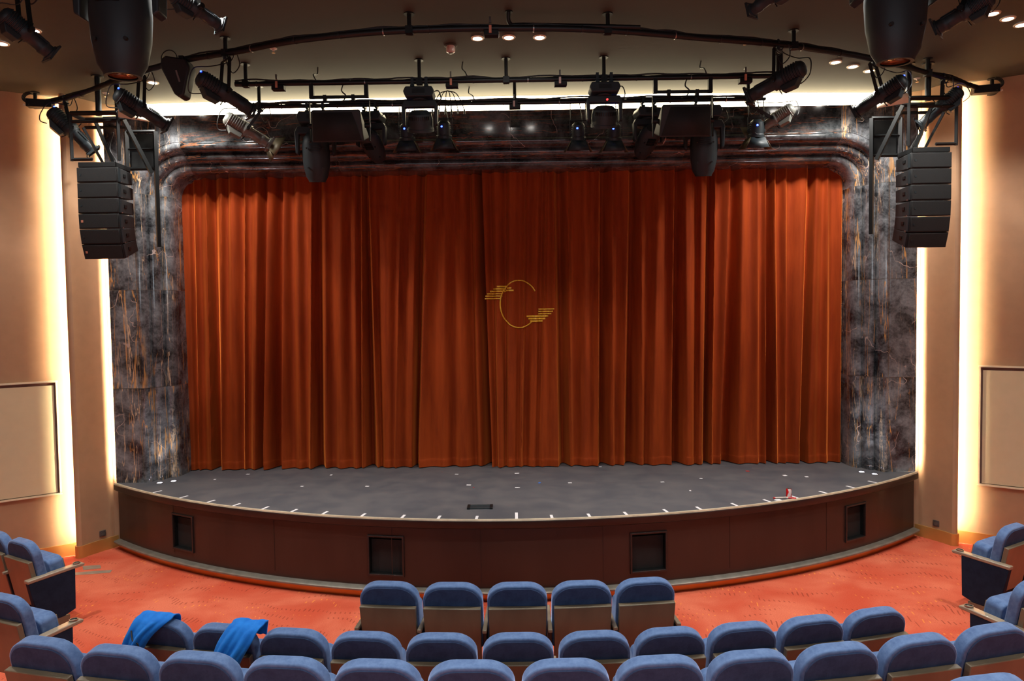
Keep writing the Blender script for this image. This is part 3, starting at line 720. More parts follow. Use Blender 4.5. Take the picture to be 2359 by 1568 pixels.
for px, py, lb in ((2287,31,'lit ceiling downlight at top right, leftmost of the far right row'),(2322,43,'lit ceiling downlight at top right, middle of the far right row'),(2353,57,'lit ceiling downlight cut by the right edge of the photo')): downlight(px, py, lb, 'far right downlights', 60)
# smoke detector and sprinklers
p = PZ(1038, 104, ZC(0)); rt = thing('smoke_detector', 'round clear domed detector on the ceiling left of the centre downlights', 'detector', (p.x, p.y, ZC(p.x)))
MB().lathe([(.0,-.002),(.075,-.002),(.078,-.006),(.06,-.014),(.05,-.014)], 24, caps=False).build('base', M['ceil'], rt)
MB().lathe([(.05,-.012),(.052,-.05),(.048,-.075),(.03,-.086),(.0,-.088)], 24, caps=False).build('dome', simple('clear_dome', (205,190,180), .15, 0, var=.1), rt)
MB().lathe([(.03,-.088),(.028,-.093),(0,-.095)], 16, caps=False).build('sensor', M['steel'], rt)
sp = None
for px, py, lb in ((630,117,'small brass ceiling sprinkler above the left end of the straight pipe'),(1716,98,'small brass ceiling sprinkler above the right end of the straight pipe'),(243,212,'small brass ceiling sprinkler left of the big left moving head'),(2113,178,'small brass ceiling sprinkler right of the big right moving head')):
    p = PZ(px, py, 6.27); z = ZC(p.x)
    if sp is None:
        sp = thing('sprinkler', lb, 'sprinkler', (p.x, p.y, z), group='ceiling sprinklers')
        MB().lathe([(0,-.001),(.042,-.001),(.038,-.008),(.014,-.012),(.012,-.03),(0,-.03)], 18, caps=False).build('rosette', M['tagm'], sp)
        MB().lathe([(0,-.05),(.02,-.05),(.02,-.053),(0,-.053)], 12, caps=False).cyl((0,0,-.03),(0,0,-.05),.004,n=6).build('deflector', M['brass'], sp)
    else: dup(sp, (p.x, p.y, z), 0, lb)
# ---------------------------------------------------------------- pipes
def catmull(P, k=8):
    out = []
    for i in range(len(P)-1):
        p0 = P[max(0,i-1)]; p1 = P[i]; p2 = P[i+1]; p3 = P[min(len(P)-1,i+2)]
        for j in range(k):
            t = j/k; out.append(.5*((2*p1)+(p2-p0)*t+(2*p0-5*p1+4*p2-p3)*t*t+(3*p1-p0-3*p2+p3)*t**3))
    return out+[P[-1]]
def wobble(P, amp, seed, up=.03):
    o = []
    for i, p in enumerate(P): o.append(p+V((0, amp*noise.noise(V((i*.35, seed, 0))), up+amp*noise.noise(V((i*.3, seed, 7))))))
    return o
def pipe_thing(lb, P, hang, r=.028, seed=0, name='lighting_pipe', ncab=2):
    c0 = P[len(P)//2].copy(); rt = thing(name, lb, 'lighting pipe', c0)
    loc = [p-c0 for p in P]
    MB().tube(loc, r, 12).build('pipe', M['blackm'], rt)
    for h in hang:
        q = min(P, key=lambda p: (p-h).length)-c0; top = ZC(h.x)-c0.z
        b = MB(); b.cyl((q.x,q.y,q.z),(q.x,q.y,top-.001),.023); b.cyl((q.x,q.y,top-.012),(q.x,q.y,top-.001),.055,n=16); b.box((q.x,q.y,q.z),(.075,.075,.075)); b.build('hanger', M['black'], rt)
    for c in range(ncab):
        MB().tube(wobble(loc, .03, seed+c*3.1, .03+.008*c), .009, 6).build('cable', M['cable'], rt)
    # cable ties
    for i in range(2, len(loc)-2, 5):
        t = (loc[i+1]-loc[i-1]).normalized(); MB().cyl(loc[i]-t*.006, loc[i]+t*.006, r+.006, n=10).build('cable_tie', M['steel'] if i % 3 == 0 else M['cable'], rt)
    return rt
ZP1 = 6.13
p1px = [(82,243),(150,228),(250,193),(345,160),(440,136),(540,120),(640,100),(740,86),(845,76),(943,70),(1060,66),(1180,65),(1300,66),(1400,70),(1510,78),(1620,88),(1715,95),(1810,104),(1900,117),(1990,132),(2100,158),(2190,184),(2285,212)]
P1 = catmull([PZ(x, y, ZC(PZ(x,y,6.2).x)-.17) for x, y in p1px], 5)
pipe_thing('long curved black lighting pipe sweeping across the ceiling in front of the stage', P1, [PZ(x,y,6.2) for x,y in ((90,243),(345,160),(540,120),(943,70),(1400,70),(1810,104),(2105,158),(2262,206))], .032, 1)
ZP2 = 6.05
a, c = PZ(545,197,ZP2), PZ(1795,172,ZP2); ym = (a.y+c.y)/2
P2 = [V((a.x+(c.x-a.x)*i/50, ym, ZP2)) for i in range(51)]
pipe_thing('straight black lighting pipe carrying the two loudspeakers and the two centre wash lights', P2, [PZ(x,184,ZP2) for x in (552,959,1174,1386,1788)], .028, 5)
ZP3 = 6.02
a, c = PZ(598,246,ZP3), PZ(1724,228,ZP3); ym3 = min((a.y+c.y)/2, 9.35)
P3 = [V((a.x+(c.x-a.x)*i/44, ym3, ZP3)) for i in range(45)]
pipe_thing('rear straight black lighting pipe in front of the bright cove', P3, [PD(x,238,ym3) for x in (600,1177,1715)], .026, 9, ncab=4)
# bend pipe that drops from the ceiling to the curved pipe
p = PZ(1172, 26, ZC(0)); q = PZ(1205, 64, 6.16)
rt = thing('cable_duct', 'short bent black conduit dropping from the ceiling onto the curved pipe', 'conduit', p)
MB().tube(catmull([V((0,0,0)), V((0,.03,-.09)), V((.06,.06,-.13)), (q-p)+V((0,0,.03)), (q-p)+V((1.2,.03,.0))], 6), .022, 10).build('duct', M['black'], rt)
MB().cyl((0,0,-.012),(0,0,-.001),.04,n=14).build('flange', M['black'], rt)
# cables dropping from the ceiling
for k, (x0,y0,x1,y1,pl) in enumerate(((732,153,737,182,P2),(1066,142,1062,170,P2),(1615,138,1625,165,P2),(1081,200,1081,222,P3))):
    a = PZ(x0, y0, ZC(0)-.002); a.z = ZC(a.x)-.001; t_ = min(pl, key=lambda p: abs(p.x-a.x))
    tag(MB().tube(catmull([a, a+V((-.01,.01,-.08)), t_+V((.03,0,.10)), t_+V((.06,0,.03))], 6), .008, 6).build('ceiling_cable', M['cable'], loc=a),
        ['thin black cable dropping from the ceiling above the left loudspeaker','thin black cable dropping from the ceiling right of the centre left wash light','thin black cable dropping from the ceiling above the right loudspeaker','thin black cable dropping from the ceiling to the rear pipe'][k], 'cable')
# ---------------------------------------------------------------- fixtures
def axes(d):        # x along beam
    x = d.normalized(); y = V((0,0,1)).cross(x).normalized(); z = x.cross(y)
    return Matrix(((x.x,y.x,z.x,0),(x.y,y.y,z.y,0),(x.z,y.z,z.z,0),(0,0,0,1)))
ZX = Matrix(((0,0,1,0),(0,1,0,0),(-1,0,0,0),(0,0,0,1)))       # lathe Z -> local X
def spotlight(back, front, top, lb, hous='housing', led=True, doors=False, r=1.22, grp='profile spotlights'):
    piv = back.lerp(front, .45); d = front-back; L = d.length; A = axes(d) @ Matrix.Scale(1, 4)
    S_ = Matrix.Scale(L/.8, 4) @ Matrix.Translation((.04,0,0)); k = L/.8
    A = A @ S_ @ Matrix.Diagonal((1, r, r, 1)); 
    rt = thing('profile_spotlight', lb, 'spotlight', piv, group=grp); H = M[hous]
    b = MB(); pr = [(.0,-.42),(.05,-.42),(.082,-.395),(.094,-.36)]
    for i in range(7): x = -.35+i*.035; pr += [(.094,x),(.104,x+.006),(.104,x+.014),(.094,x+.02)]
    pr += [(.098,-.10),(.105,-.07),(.105,-.03),(.09,-.01),(.09,.02)]
    b.lathe(pr, 20, A @ ZX, caps=False); rear = b.build('lamp_housing', H, rt, ang=50)
    b = MB(); b.prism([(-.33,-.09),(-.06,-.09),(-.07,-.15),(-.24,-.16)], -.06, .06, 'y', A); b.build('cap_box', H, rear, bevel=.005)
    b = MB(); b.lathe([(.0,.0),(.07,.0),(.074,.04),(.07,.05),(.07,.20),(.078,.21),(.078,.26),(.074,.27),(.074,.33),(.092,.34),(.092,.36),(.07,.362),(0,.35)], 20, A @ ZX, caps=False)
    for i in range(5): a_ = R(-60+30*i); b.box((.15, .077*math.sin(a_), .077*math.cos(a_)), (.22,.008,.008), A)
    b.build('lens_tube', H, rt, ang=50)
    b = MB(); 
    for sy in (-1,1): b.box((.375, sy*.09, 0), (.03,.014,.194), A); b.box((.375, 0, sy*.09), (.03,.194,.014), A)
    gf = b.build('gel_frame', H, rt)
    b = MB(); b.lathe([(.07,.345),(.05,.352),(0,.354)], 18, A @ ZX, caps=False); b.build('lens', M['shade'], gf)
    # shutter handles and focus knob
    for a_ in (0.2, 1.8, 3.3, 4.9):
        b = MB(); y, z = math.sin(a_), math.cos(a_); b.cyl((-.02,y*.09,z*.09),(-.035,y*.155,z*.155),.006,.009,6,A); b.build('shutter_handle', M['black'], rt)
    # yoke hung from the pipe
    side = (A.to_3x3() @ V((0,1,0))).normalized(); T_ = top-piv
    b = MB()
    wy = .125*k*r
    for s_ in (-1,1):
        p_ = side*wy*s_; q_ = V((T_.x+p_.x*.85, T_.y+p_.y*.85, T_.z-.07)); e_ = (q_-p_).normalized()
        nrm = side; fw = e_.cross(nrm).normalized()
        vs = []
        for pp in (p_, q_):
            for i_, j_ in ((-1,-1),(1,-1),(1,1),(-1,1)): vs.append(pp+nrm*.004*i_+fw*.018*j_)
        b.add(vs, [(0,1,2,3),(7,6,5,4),(0,4,5,1),(1,5,6,2),(2,6,7,3),(3,7,4,0)])
        b.cyl(p_-nrm*s_*.02, p_+nrm*s_*.03, .022, n=10)
    q0 = V((T_.x-side.x*wy*.87, T_.y-side.y*wy*.87, T_.z-.07)); q1 = V((T_.x+side.x*wy*.87, T_.y+side.y*wy*.87, T_.z-.07))
    b.cyl(q0, q1, .014, n=8); yk_ = b.build('yoke', M['black'], rt)
    b = MB(); b.box((T_.x,T_.y,T_.z-.045),(.035,.05,.05)); b.tube([T_+V((0,.045*math.cos(t),.045*math.sin(t))) for t in [R(-90+30*i) for i in range(10)]], .011, 6); b.cyl((T_.x-.03,T_.y,T_.z-.06),(T_.x+.05,T_.y,T_.z-.06),.01,n=6); b.build('pipe_clamp', M['housing'], yk_)
    # cable: loop from the rear cap up to the pipe
    p0 = A @ V((-.41,0,0)); u1 = A @ V((-.47,.05,-.10)); u2 = A @ V((-.40,.09,-.17)); u3 = A @ V((-.30,0,-.15))
    b = MB(); b.tube(catmull([u3, u2, u1, A @ V((-.50,.0,.06)), A @ V((-.34,-.06,.16)), V(T_)*.75+V((.05,0,.02)), V(T_)+V((.10,0,.01))], 6), .0075*k, 6); b.build('cable', M['cable'], rt)
    b = MB(); b.tube(catmull([V(T_)+V((.12,0,0)), V(T_)+V((.14,.02,-.12)), V(T_)+V((.06,.03,-.2)), V(T_)+V((.0,.02,-.1)), V(T_)+V((-.02,.02,0))], 6), .006, 6); b.build('safety_cable', M['cable'], rt)
    if led:
        b = MB(); q = A @ V((-.410,-.03,.058)); b.lathe([(0,.012),(.006,.011),(.010,.005),(.011,0)], 10, Matrix.Translation(q) @ axes(A.to_3x3() @ V((-1,0,.4))) @ ZX, caps=False); b.build('status_led', M['led'], rt, 'glowing blue light')
    if doors:
        for s_ in (-1,1):
            b = MB(); b.add([(.39,s_*.09,-.09),(.39,s_*.09,.09),(.52,s_*.17,.15),(.52,s_*.17,-.15)], [(0,1,2,3)], A); b.build('barn_door', M['flap'], gf, solid=.004)
            b = MB(); b.add([(.39,-.09,s_*.09),(.39,.09,s_*.09),(.52,.14,s_*.17),(.52,-.14,s_*.17)], [(0,1,2,3)], A); b.build('barn_door', M['flap'], gf, solid=.004)
    return rt
def near(P, x): return min(P, key=lambda p: abs(p.x-x)).copy()
def spot_on(P, pipe_px, bk, ft, lb, e=.2, **kw):
    # pipe_px = x pixel where it hangs
    best = min(P, key=lambda p: abs((lambda r_: 1179.5+FPX*r_[0]/-r_[2])((CM.to_3x3().inverted() @ (p-CO)))-pipe_px)); dm = best.y
    return spotlight(PD(bk[0], bk[1], dm-e), PD(ft[0], ft[1], dm+e), best.copy(), lb, **kw)
spot_on(P1, 158, (118,255), (218,352), 'black profile spotlight on the far left end of the curved pipe above the line array', e=.12)
spot_on(P1, 318, (268,215), (388,292), 'black profile spotlight on the curved pipe just below the big left moving head')
spot_on(P1, 512, (458,178), (585,258), 'black profile spotlight right of the small black speaker on the curved pipe')
spot_on(P3, 602, (520,270), (625,335), 'light grey profile spotlight with barn doors at the left end of the rear pipe', e=.14, hous='grey_housing', led=False, doors=True)
spot_on(P1, 1787, (1852,155), (1722,225), 'black profile spotlight above the right loudspeaker on the curved pipe', led=False)
spot_on(P3, 1722, (1826,248), (1735,308), 'light grey profile spotlight with barn doors at the right end of the rear pipe', e=.14, hous='grey_housing', led=False, doors=True)
spot_on(P1, 2022, (2084,183), (1968,262), 'black profile spotlight on the curved pipe just below the big right moving head')
spot_on(P1, 2168, (2212,208), (2118,292), 'black profile spotlight on the far right end of the curved pipe', e=.12)
# nearer pipe just above the frame, with its own spotlights
P0 = [V((-5.2+10.4*i/40, 5.9, 6.1)) for i in range(41)]
pipe_thing('black lighting pipe just above the top edge of the photo', P0, [V((x,5.9,6.1)) for x in (-4.5,-1.5,1.5,4.5)], .028, 15)
spotlight(PD(5,30,5.7), PD(122,128,6.0), V((PD(40,0,5.85).x,5.9,6.1)), 'large black profile spotlight in the top left corner of the photo', led=False, r=1.5)
spotlight(PD(395,-15,5.75), PD(512,62,6.1), V((PD(430,0,5.9).x,5.9,6.1)), 'black profile spotlight at the top edge right of the big left moving head', led=False)
spotlight(PD(1830,-45,5.75), PD(1728,28,6.1), V((PD(1800,0,5.9).x,5.9,6.1)), 'black profile spotlight at the top edge left of the big right moving head', led=False)
spotlight(PD(2285,-10,5.7), PD(2152,70,6.0), V((PD(2260,0,5.85).x,5.9,6.1)), 'large black profile spotlight in the top right corner of the photo', led=False, r=1.5)
# ---------------------------------------------------------------- moving lights
def moving_head(loc, lb, k=1.0, kind='spot', tilt=0, pan=0, cat='moving head light', top=None, grp='moving head lights', led=None):
    rt = thing('moving_head', lb, cat, loc, pan, group=grp); Sc = Matrix.Scale(k, 4)
    b = MB(); b.prism([(-.17,0),(.17,0),(.20,-.06),(.17,-.13),(-.17,-.13),(-.20,-.06)], -.13, .13, 'y', Sc); bs = b.build('base', M['housing'], rt, bevel=.012)
    b = MB(); b.box((0,-.131,-.06),(.16,.01,.05),Sc); b.build('display', M['black'], bs)
    for sx in (-1,1):
        hz = (top if top else .09)
        b = MB(); b.box((sx*.09*k,0,.02),(.05,.08,.05)); b.cyl((sx*.09*k,0,.03),(sx*.09*k,0,hz-.03),.012,n=8); b.box((sx*.09*k,0,hz),(.035,.085,.085)); b.build('clamp', M['housing'], bs)
    b = MB(); b.cyl((0,0,-.13),(0,0,-.16),.1,n=20,M=Sc)
    b.prism([(-.20,-.15),(.20,-.15),(.235,-.22),(.225,-.46),(.19,-.48),(.185,-.24),(-.185,-.24),(-.19,-.48),(-.225,-.46),(-.235,-.22)], -.05, .05, 'y', Sc); b.build('yoke', M['housing'], rt, bevel=.012)
    Hm = Sc @ Matrix.Translation((0,0,-.42)) @ Matrix.Rotation(tilt, 4, 'X')
    if kind == 'spot':
        pr = [(.0,.20),(.09,.20),(.135,.15),(.155,.06),(.158,-.05),(.15,-.18),(.125,-.30),(.098,-.345),(.094,-.36),(.075,-.36)]
        b = MB(); b.lathe(pr, 24, Hm @ Matrix.Diagonal((1,.82,1,1)), caps=False); hd = b.build('head', M['housing'], rt, ang=30)
        b = MB(); b.lathe([(.08,-.35),(.05,-.338),(0,-.334)], 20, Hm @ Matrix.Diagonal((1,.82,1,1)), caps=False); b.build('lens', M['lensg'], hd)
        b = MB()
        for i in range(6): b.box((.0+(.0), -.129, .1-i*.022), (.12-.0,.014,.008), Hm)
        b.build('vent', M['black'], hd)
        for sx in (-1,1):
            b = MB(); b.cyl((sx*.09,-.112,.02),(sx*.09,-.128,.02),.010,n=8,M=Hm); b.cyl((sx*.08,-.10,-.2),(sx*.08,-.118,-.2),.010,n=8,M=Hm); b.build('screw', M['cable'], hd)
    else:
        pr = [(.0,.14),(.10,.14),(.15,.10),(.165,.04),(.165,-.08),(.172,-.085),(.172,-.12),(.155,-.12)]
        b = MB(); b.lathe(pr, 28, Hm, caps=False); hd = b.build('head', M['housing'], rt, ang=30)
        b = MB(); b.lathe([(.156,-.11),(.10,-.118),(0,-.12)], 24, Hm, caps=False); b.build('lens', simple('wash_lens', (96,52,34), .2), hd)
        b = MB()
        for i in range(11): a_ = R(-50+10*i-90); b.box((0,0,0),(.012,.03,.045), Hm @ Matrix.Rotation(a_+PI/2,4,'Z') @ Matrix.Translation((0,-.157,.055)))
        b.build('vent', M['black'], hd)
    b = MB(); b.tube(catmull([V((.15,0,-.05)),V((.24,.02,-.02)),V((.27,.0,-.14)),V((.2,.0,-.2))],5), .007, 6, Sc); b.build('cable', M['cable'], rt)
    if led:
        MB().cyl((.02,-.14,-.235),(.02,-.155,-.235),.012,n=10,M=Sc).build('status_led', M[led], rt)
    return rt
def on_pipe(px, P, drop):
    best = min(P, key=lambda p: abs((lambda r_: 1179.5+FPX*r_[0]/-r_[2])((CM.to_3x3().inverted() @ (p-CO)))-px)); return V((best.x, best.y, best.z-drop))
moving_head(on_pipe(960,P2,.09), 'black moving wash light on the straight pipe left of centre', .93, 'wash', R(22))
moving_head(on_pipe(1386,P2,.07), 'black moving wash light with a red indicator on the straight pipe right of centre', .93, 'wash', R(22), led='ledr')
q = on_pipe(722,P3,.11); q.y -= 0
moving_head(on_pipe(724,P3,.11), 'black moving spot light hanging low behind the left loudspeaker', 1.13, 'spot', R(10), R(8), top=.11)
moving_head(on_pipe(852,P3,.11), 'black moving light mostly hidden behind the right side of the left loudspeaker', .9, 'spot', R(60), R(-10), top=.11)
moving_head(on_pipe(1497,P3,.11), 'black moving light mostly hidden behind the left side of the right loudspeaker', .9, 'spot', R(60), R(10), top=.11)
moving_head(on_pipe(1632,P3,.11), 'black moving spot light hanging low behind the right loudspeaker', 1.13, 'spot', R(10), R(-8), top=.11)
# the two big heads near the camera
for px, py, nm in ((284,186,'left'),(2062,153,'right')):
    tip = PD(px, py, 5.35)
    moving_head(V((tip.x, 5.35, tip.z+.80*1.42)), 'large black moving head hanging nose down at the top %s, its lens facing the floor' % nm, 1.42, 'spot', 0, 0, top=6.1-(tip.z+.80*1.42), grp='large moving heads')
# ---------------------------------------------------------------- loudspeakers under the straight pipe
for px, cy, nm in ((783,290,'left'),(1573,278,'right')):
    s_ = -1 if nm == 'left' else 1
    c0 = PD(px, cy, P2[0].y); rt = thing('hung_loudspeaker', 'black wedge-shaped loudspeaker hanging in a bracket, the %s one of two' % nm, 'loudspeaker', c0)
    A = Matrix.Rotation(R(17), 4, 'X')
    b = MB(); b.add([(-.31,-.17,-.18),(.31,-.17,-.18),(.31,.20,-.16),(-.31,.20,-.16),(-.29,-.15,.19),(.29,-.15,.19),(.22,.20,.17),(-.22,.20,.17)], [(0,1,2,3),(7,6,5,4),(0,4,5,1),(1,5,6,2),(2,6,7,3),(3,7,4,0)], A)
    cab = b.build('cabinet', M['case'], rt, bevel=.02, seg=3)
    b = MB(); b.add([(-.285,-.172,-.16),(.285,-.172,-.16),(.19,-.156,.16),(-.27,-.156,.16)] if s_ < 0 else [(-.285,-.172,-.16),(.285,-.172,-.16),(.27,-.156,.16),(-.19,-.156,.16)], [(0,1,2,3)], A); b.build('front_grille', M['grille'], cab, solid=.01)
    b = MB(); zt_ = P2[0].z - c0.z
    for sx in (-1,1): b.box((sx*.36,0,.05),(.012,.035,.48)); b.cyl((sx*.30,0,0),(sx*.37,0,0),.03,n=10)
    b.box((0,0,.29),(.73,.035,.012)); b.build('bracket', M['black'], rt)
    b = MB(); b.box((0,0,.345),(.66,.03,.03))
    for sx in (-1,1): b.box((sx*.33,0,(.33+zt_)/2),(.05,.05,zt_-.33)); b.box((sx*.17,0,.325),(.04,.06,.08))
    b.build('hanging_frame', M['black'], rt)
    b = MB(); b.tube(catmull([V((.05,.0,.30)),V((.08,0,.36)),V((.03,0,.42)),V((.06,0,zt_))],5), .008, 6); b.build('cable', M['cable'], rt)
# small black speaker hung on the curved pipe
p = on_pipe(412, P1, 0); c0 = PD(408, 178, p.y); rt = thing('small_speaker', 'small black wedge speaker with a pale strip of lettering, hung on the curved pipe', 'speaker', c0)
A = Matrix.Rotation(R(28), 4, 'Y') @ Matrix.Rotation(R(20), 4, 'Z')
b = MB(); b.prism([(-.13,.19),(.10,.20),(.16,.12),(.15,-.20),(.10,-.23),(.04,-.20),(-.16,.06),(-.17,.14)], -.09, .09, 'y', Matrix.Rotation(R(12),4,'Y')); cb = b.build('cabinet', M['case'], rt, bevel=.02, seg=3)
b = MB(); b.box((.045,-.092,-.03),(.018,.004,.13), Matrix.Rotation(R(-16),4,'Y')); b.build('lettering', simple('pale_print', (120,118,115), .5), cb)
b = MB(); t_ = p-c0; b.box((t_.x,t_.y,(t_.z+.15)/2),(.04,.03,max(.05,t_.z-.15))); b.box((t_.x,t_.y,t_.z),(.05,.09,.09)); b.build('bracket', M['black'], rt)
b = MB(); b.tube([V((-.08+.09*math.cos(t),0,.2+.10*math.sin(t))) for t in [PI*i/10 for i in range(11)]], .006, 6); b.build('cable', M['cable'], rt)
# ---------------------------------------------------------------- small spotlights with barn doors on the rear pipe
def fresnel(px, py, lb):
    top = on_pipe(px, P3, 0); c0 = PD(px, py+12, top.y); rt = thing('fresnel_spotlight', lb, 'spotlight', c0, group='small barn door spotlights on the rear pipe')
    A = Matrix.Rotation(R(12), 4, 'X') @ Matrix.Scale(1.15, 4)
    b = MB(); pr = [(.0,.14),(.04,.14),(.075,.11),(.085,.06),(.085,-.02),(.092,-.03),(.092,-.06),(.08,-.06)]
    b.lathe(pr, 20, A, caps=False)
    for i in range(4): b.box((0,0,.09-.025*i),(.185,.07,.006), A)
    hs = b.build('lamp_housing', M['housing'], rt, ang=30)
    b = MB(); b.lathe([(.08,-.055),(.0,-.06)], 16, A, caps=False); b.build('lens', M['shade'], hs)
    for sx in (-1,1):
        b = MB(); b.add([(sx*.08,-.08,-.06),(sx*.08,.08,-.06),(sx*.155,.13,-.19),(sx*.155,-.13,-.19)], [(0,1,2,3)], A); b.build('barn_door', M['flap'], rt, solid=.004)
        b = MB(); b.add([(-.08,sx*.08,-.06),(.08,sx*.08,-.06),(.12,sx*.13,-.17),(-.12,sx*.13,-.17)], [(0,1,2,3)], A); b.build('barn_door', M['housing'], rt, solid=.004)
    b = MB(); tz = top.z-c0.z
    for sx in (-1,1): b.box((sx*.108,0,.09),(.006,.025,.2)); b.cyl((sx*.08,0,.02),(sx*.12,0,.02),.012,n=8); b.cyl((sx*.10,0,.19),(sx*.10,0,tz),.006,n=6)
    b.box((0,0,.19),(.222,.025,.008)); b.box((0,0,tz),(.25,.04,.03)); b.build('yoke', M['steel'] if False else M['housing'], rt)
    b = MB(); b.tube(catmull([V((0,0,.13)),V((-.05,-.06,.02)),V((-.02,-.09,-.05)),V((.05,-.07,.0)),V((.06,0,.12)),V((.02,0,tz))],6), .006, 6); b.build('cable', M['cable'], rt)
    MB().lathe([(0,.014),(.007,.012),(.012,.005),(.013,0)], 10, Matrix.Translation((-.02,-.104,.062)) @ Matrix.Rotation(R(90),4,'X'), caps=False).build('status_led', M['led'], rt, 'glowing blue light')
fresnel(938,300,'small black barn door spotlight with a blue light, leftmost on the rear pipe')
fresnel(1023,295,'small black barn door spotlight with a blue light, right of the left wash light')
fresnel(1332,299,'small black barn door spotlight with a blue light, left of the right wash light')
fresnel(1414,300,'small black barn door spotlight with a blue light, below the right wash light')
fresnel(1742,292,'small black barn door spotlight partly hidden behind the light grey right spotlight')
# loose cable fan on the rear pipe
p = on_pipe(1040, P3, 0); rt = thing('cable_bundle', 'fan of loose black cables with plugs looped over the rear pipe', 'cables', p)
for i in range(6):
    x = -.17+.07*i; b = MB(); b.tube(catmull([V((0,-.03,.16)), V((x*.6,-.05,.12)), V((x,-.05,0)), V((x*1.2,-.05,-.10))], 5), .006, 6); b.build('cable', M['cable'], rt)
    MB().cyl((x*1.2,-.05,-.15),(x*1.2,-.05,-.09),.011,n=8).build('plug', M['housing'], rt)
# little control boxes on the pipes
for px, P, lb, st in ((648,P2,'small black control box with an orange sticker at the left end of the straight pipe','tago'),(1053,P2,'small black control box with an orange sticker right of the left wash light','tago'),(1283,P2,'small black control box with a white sticker left of the right wash light','tagm'),(1720,P2,'small black control box with an orange sticker at the right end of the straight pipe','tago'),(1177,P3,'small black control box with a white sticker at the centre of the rear pipe','tagm'),(1127,P1,'small black control box with a metal clamp hung beside the centre downlights','tago')):
    p = on_pipe(px, P, .055); rt = thing('control_box', lb, 'control box', p, group='control boxes on the lighting pipes')
    MB().box((0,0,0),(.15,.09,.055)).build('case', M['black'], rt, bevel=.005)
    MB().box((-.01,-.05,.03),(.026,.012,.075)).build('sticker', M[st], rt)
    MB().box((-.01,-.045,.12),(.02,.02,.06)).cyl((-.01,-.05,.14),(-.01,.0,.14),.006,n=6).build('clamp', M['steel'], rt)
# junction boxes with cables at both ends of the curved pipe
for P_, nm, px in ((P1[1],'left',85),(P1[-2],'right',2265)):
    s_ = -1 if nm == 'left' else 1
    rt = thing('junction_box', 'black junction box with looped cables at the far %s end of the curved pipe' % nm, 'junction box', P_ + V((s_*-.08,-.1,.0)))
    MB().box((0,0,-.02),(.30,.12,.10), Matrix.Rotation(R(-14*s_),4,'Z')).build('case', M['black'], rt, bevel=.008)
    for i in range(3):
        MB().tube([V((s_*(.12+.10*math.sin(t)), -.02+.02*i, .06-.05*i*.3-.07*math.cos(t)+.01*i)) for t in [R(-60+24*k) for k in range(11)]], .008, 6).build('cable', M['cable'], rt)
    for i in range(3): MB().box((s_*(.10+.03*i),-.07,-.05),(.016,.03,.02)).build('plug', M['tagm'], rt)
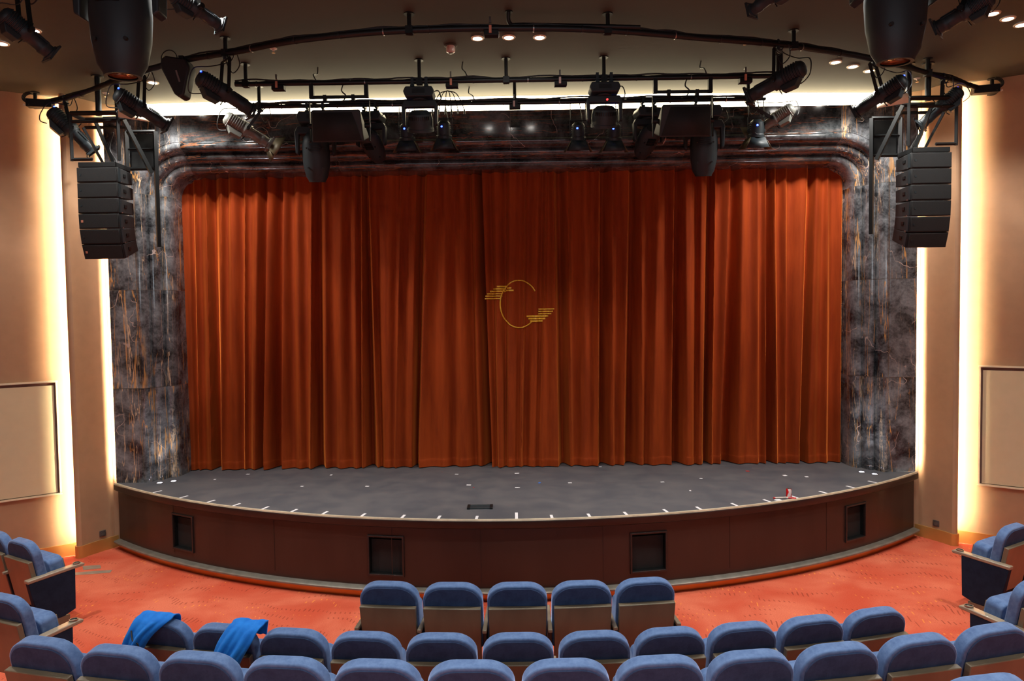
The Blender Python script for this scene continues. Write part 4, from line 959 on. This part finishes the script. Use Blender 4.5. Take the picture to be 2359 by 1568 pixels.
# ---------------------------------------------------------------- line arrays
for nm, x0, x1, ytop, yb in (('left',176,270,386,600),('right',2193,2099,350,572)):
    s_ = -1 if nm == 'left' else 1
    A0 = PD(x0, ytop, 8.62); B0 = PD(x1, ytop, 8.62); cx = (A0.x+B0.x)/2; wd = abs(A0.x-B0.x); zt_ = A0.z; y0 = 8.62
    H_ = (PD(x0,ytop,8.62).z - PD(x0,yb,8.68).z)/6; dp = .34
    fr0 = thing('array_frame', 'black steel flying frame holding the %s line array below the ceiling' % nm, 'rigging frame', (cx, y0, zt_))
    # cabinets
    y = y0; z = zt_; tl = [0, 0, 0, -2, -7, -12]
    for i in range(6):
        t = R(tl[i]*1.5)
        rt = thing('line_array_cabinet', 'black line array loudspeaker cabinet, %s of the six hanging by the %s pillar' % (['topmost','second from top','third from top','third from bottom','second from bottom','bottom'][i], nm), 'loudspeaker', (cx, y, z), group='%s line array cabinets' % nm)
        A = Matrix.Rotation(-t, 4, 'X')
        k = H_*.97
        b = MB(); b.add([(-wd/2,0,0),(wd/2,0,0),(wd/2,dp,-k*.10),(-wd/2,dp,-k*.10),(-wd/2,0,-k),(wd/2,0,-k),(wd/2,dp,-k*.88),(-wd/2,dp,-k*.88)], [(0,1,2,3),(7,6,5,4),(0,4,5,1),(1,5,6,2),(2,6,7,3),(3,7,4,0)], A)
        cb = b.build('cabinet', M['case'], rt, bevel=.005)
        b = MB(); b.box((0,-.004,-k/2),(wd-.02,.014,k-.02),A); b.build('front_grille', M['grille'], rt, bevel=.004)
        b = MB(); b.box((-s_*(wd/2+.001),.15,-k*.45),(.012,.06,.035),A); hh = b.build('handle', M['black'], cb)
        b = MB(); b.box((-s_*(wd/2+.006),.03,-k*.5),(.012,.04,k*.9),A); b.build('side_plate', M['housing'], cb)
        b = MB(); b.box((-s_*(wd/2-.0)+.0,.06,-k+.012),(.02,.03,.016),A); b.build('pin', M['steel'], cb)
        if nm == 'left' and i in (3,5): MB().box((-wd/2+.05,-.013,-k/2),(.026,.004,.028),A).build('badge', M['tago'], rt)
        else: MB().box((-s_*0+(-wd/2+.05 if s_ < 0 else -wd/2+.05),-.013,-k/2),(.02,.004,.022),A).build('badge', M['housing'], rt)
        # next cabinet hangs from this one's lower front edge
        d_ = A.to_3x3() @ V((0,0,-H_)); y += d_.y; z += d_.z
    Z = lambda py, px=(x0+x1)/2: PD(px, py, y0).z - zt_
    tops = ZC(cx) - zt_
    def bar(b, p, q, r=.02):
        p = V(p); q = V(q); d = (q-p).normalized(); u = d.orthogonal().normalized(); w_ = d.cross(u); vs = []
        for pp in (p, q):
            for i_, j_ in ((-1,-1),(1,-1),(1,1),(-1,1)): vs.append(pp+u*r*i_+w_*r*j_)
        b.add(vs, [(0,1,2,3),(7,6,5,4),(0,4,5,1),(1,5,6,2),(2,6,7,3),(3,7,4,0)])
    # bumper plate
    MB().box((0,dp/2,.035),(wd*.92,dp,.06)).build('bumper', M['black'], fr0, bevel=.004)
    hx_ = -s_  # towards centre
    for px_, tz_ in ((-.22,.0),(.02,.0)):
        b = MB(); b.cyl((s_*px_*-1*-1,.12,.66),(s_*px_,.12,tops),.035,n=12); b.cyl((s_*px_,.12,tops-.015),(s_*px_,.12,tops),.07,n=14); b.build('ceiling_post', M['black'], fr0)
    b = MB()
    for yy in (.0,.28):
        bar(b, (s_*.30,yy,.66), (hx_*.28,yy,.66)); bar(b, (s_*.30,yy,.56), (hx_*.28,yy,.56), .014)
    for xx in (s_*.30, hx_*.28): bar(b, (xx,0,.66),(xx,.28,.66)); bar(b, (xx,0,.08),(xx,0,.66), .016)
    bar(b, (s_*.30,0,.10),(s_*.05,0,.10),.014)
    b.build('top_frame', M['black'], fr0)
    b = MB(); x_ = hx_*.30; bx_ = hx_*.52
    bar(b, (x_,.1,.60), (bx_,.30,-.02), .022); b.build('diagonal_strut', M['blackm'], fr0)
    b = MB(); bar(b, (s_*.02,.05,.56), (s_*-.1,.2,.06), .018); bar(b, (s_*.18,.05,.5), (s_*.02,.2,.06), .014); b.build('inner_strut', M['blackm'], fr0)
    b = MB()
    for xx in (hx_*.18, hx_*.55):
        bar(b, (xx,.36,.52),(xx,.36,-.95 if xx == hx_*.55 else -.02),.022)
    for zz in (.52,.05): bar(b, (hx_*.18,.36,zz),(hx_*.55,.36,zz),.016)
    bar(b, (hx_*.18,.36,.30),(hx_*.55,.36,.30),.01)
    b.build('rear_frame', M['black'], fr0)
    b = MB(); b.box((hx_*.37,.395,.28),(.34,.012,.44)); b.build('back_plate', M['black'], fr0)
    b = MB(); b.add([(hx_*.30,-.02,.70),(hx_*.38,-.02,.76),(hx_*.62,.1,.62),(hx_*.62,.1,.57),(hx_*.30,-.02,.60)], [(0,1,2,3,4)]); b.build('gusset_plate', M['cream'], fr0, solid=.01)
    b = MB()
    for i in range(3): b.tube(catmull([V((s_*-.05,.3,.5)), V((s_*(.02+.03*i),.33,.3)), V((s_*-.08,.3,.12)), V((s_*(.02*i),.25,.05))],5), .008, 6)
    b.build('cable', M['cable'], fr0)
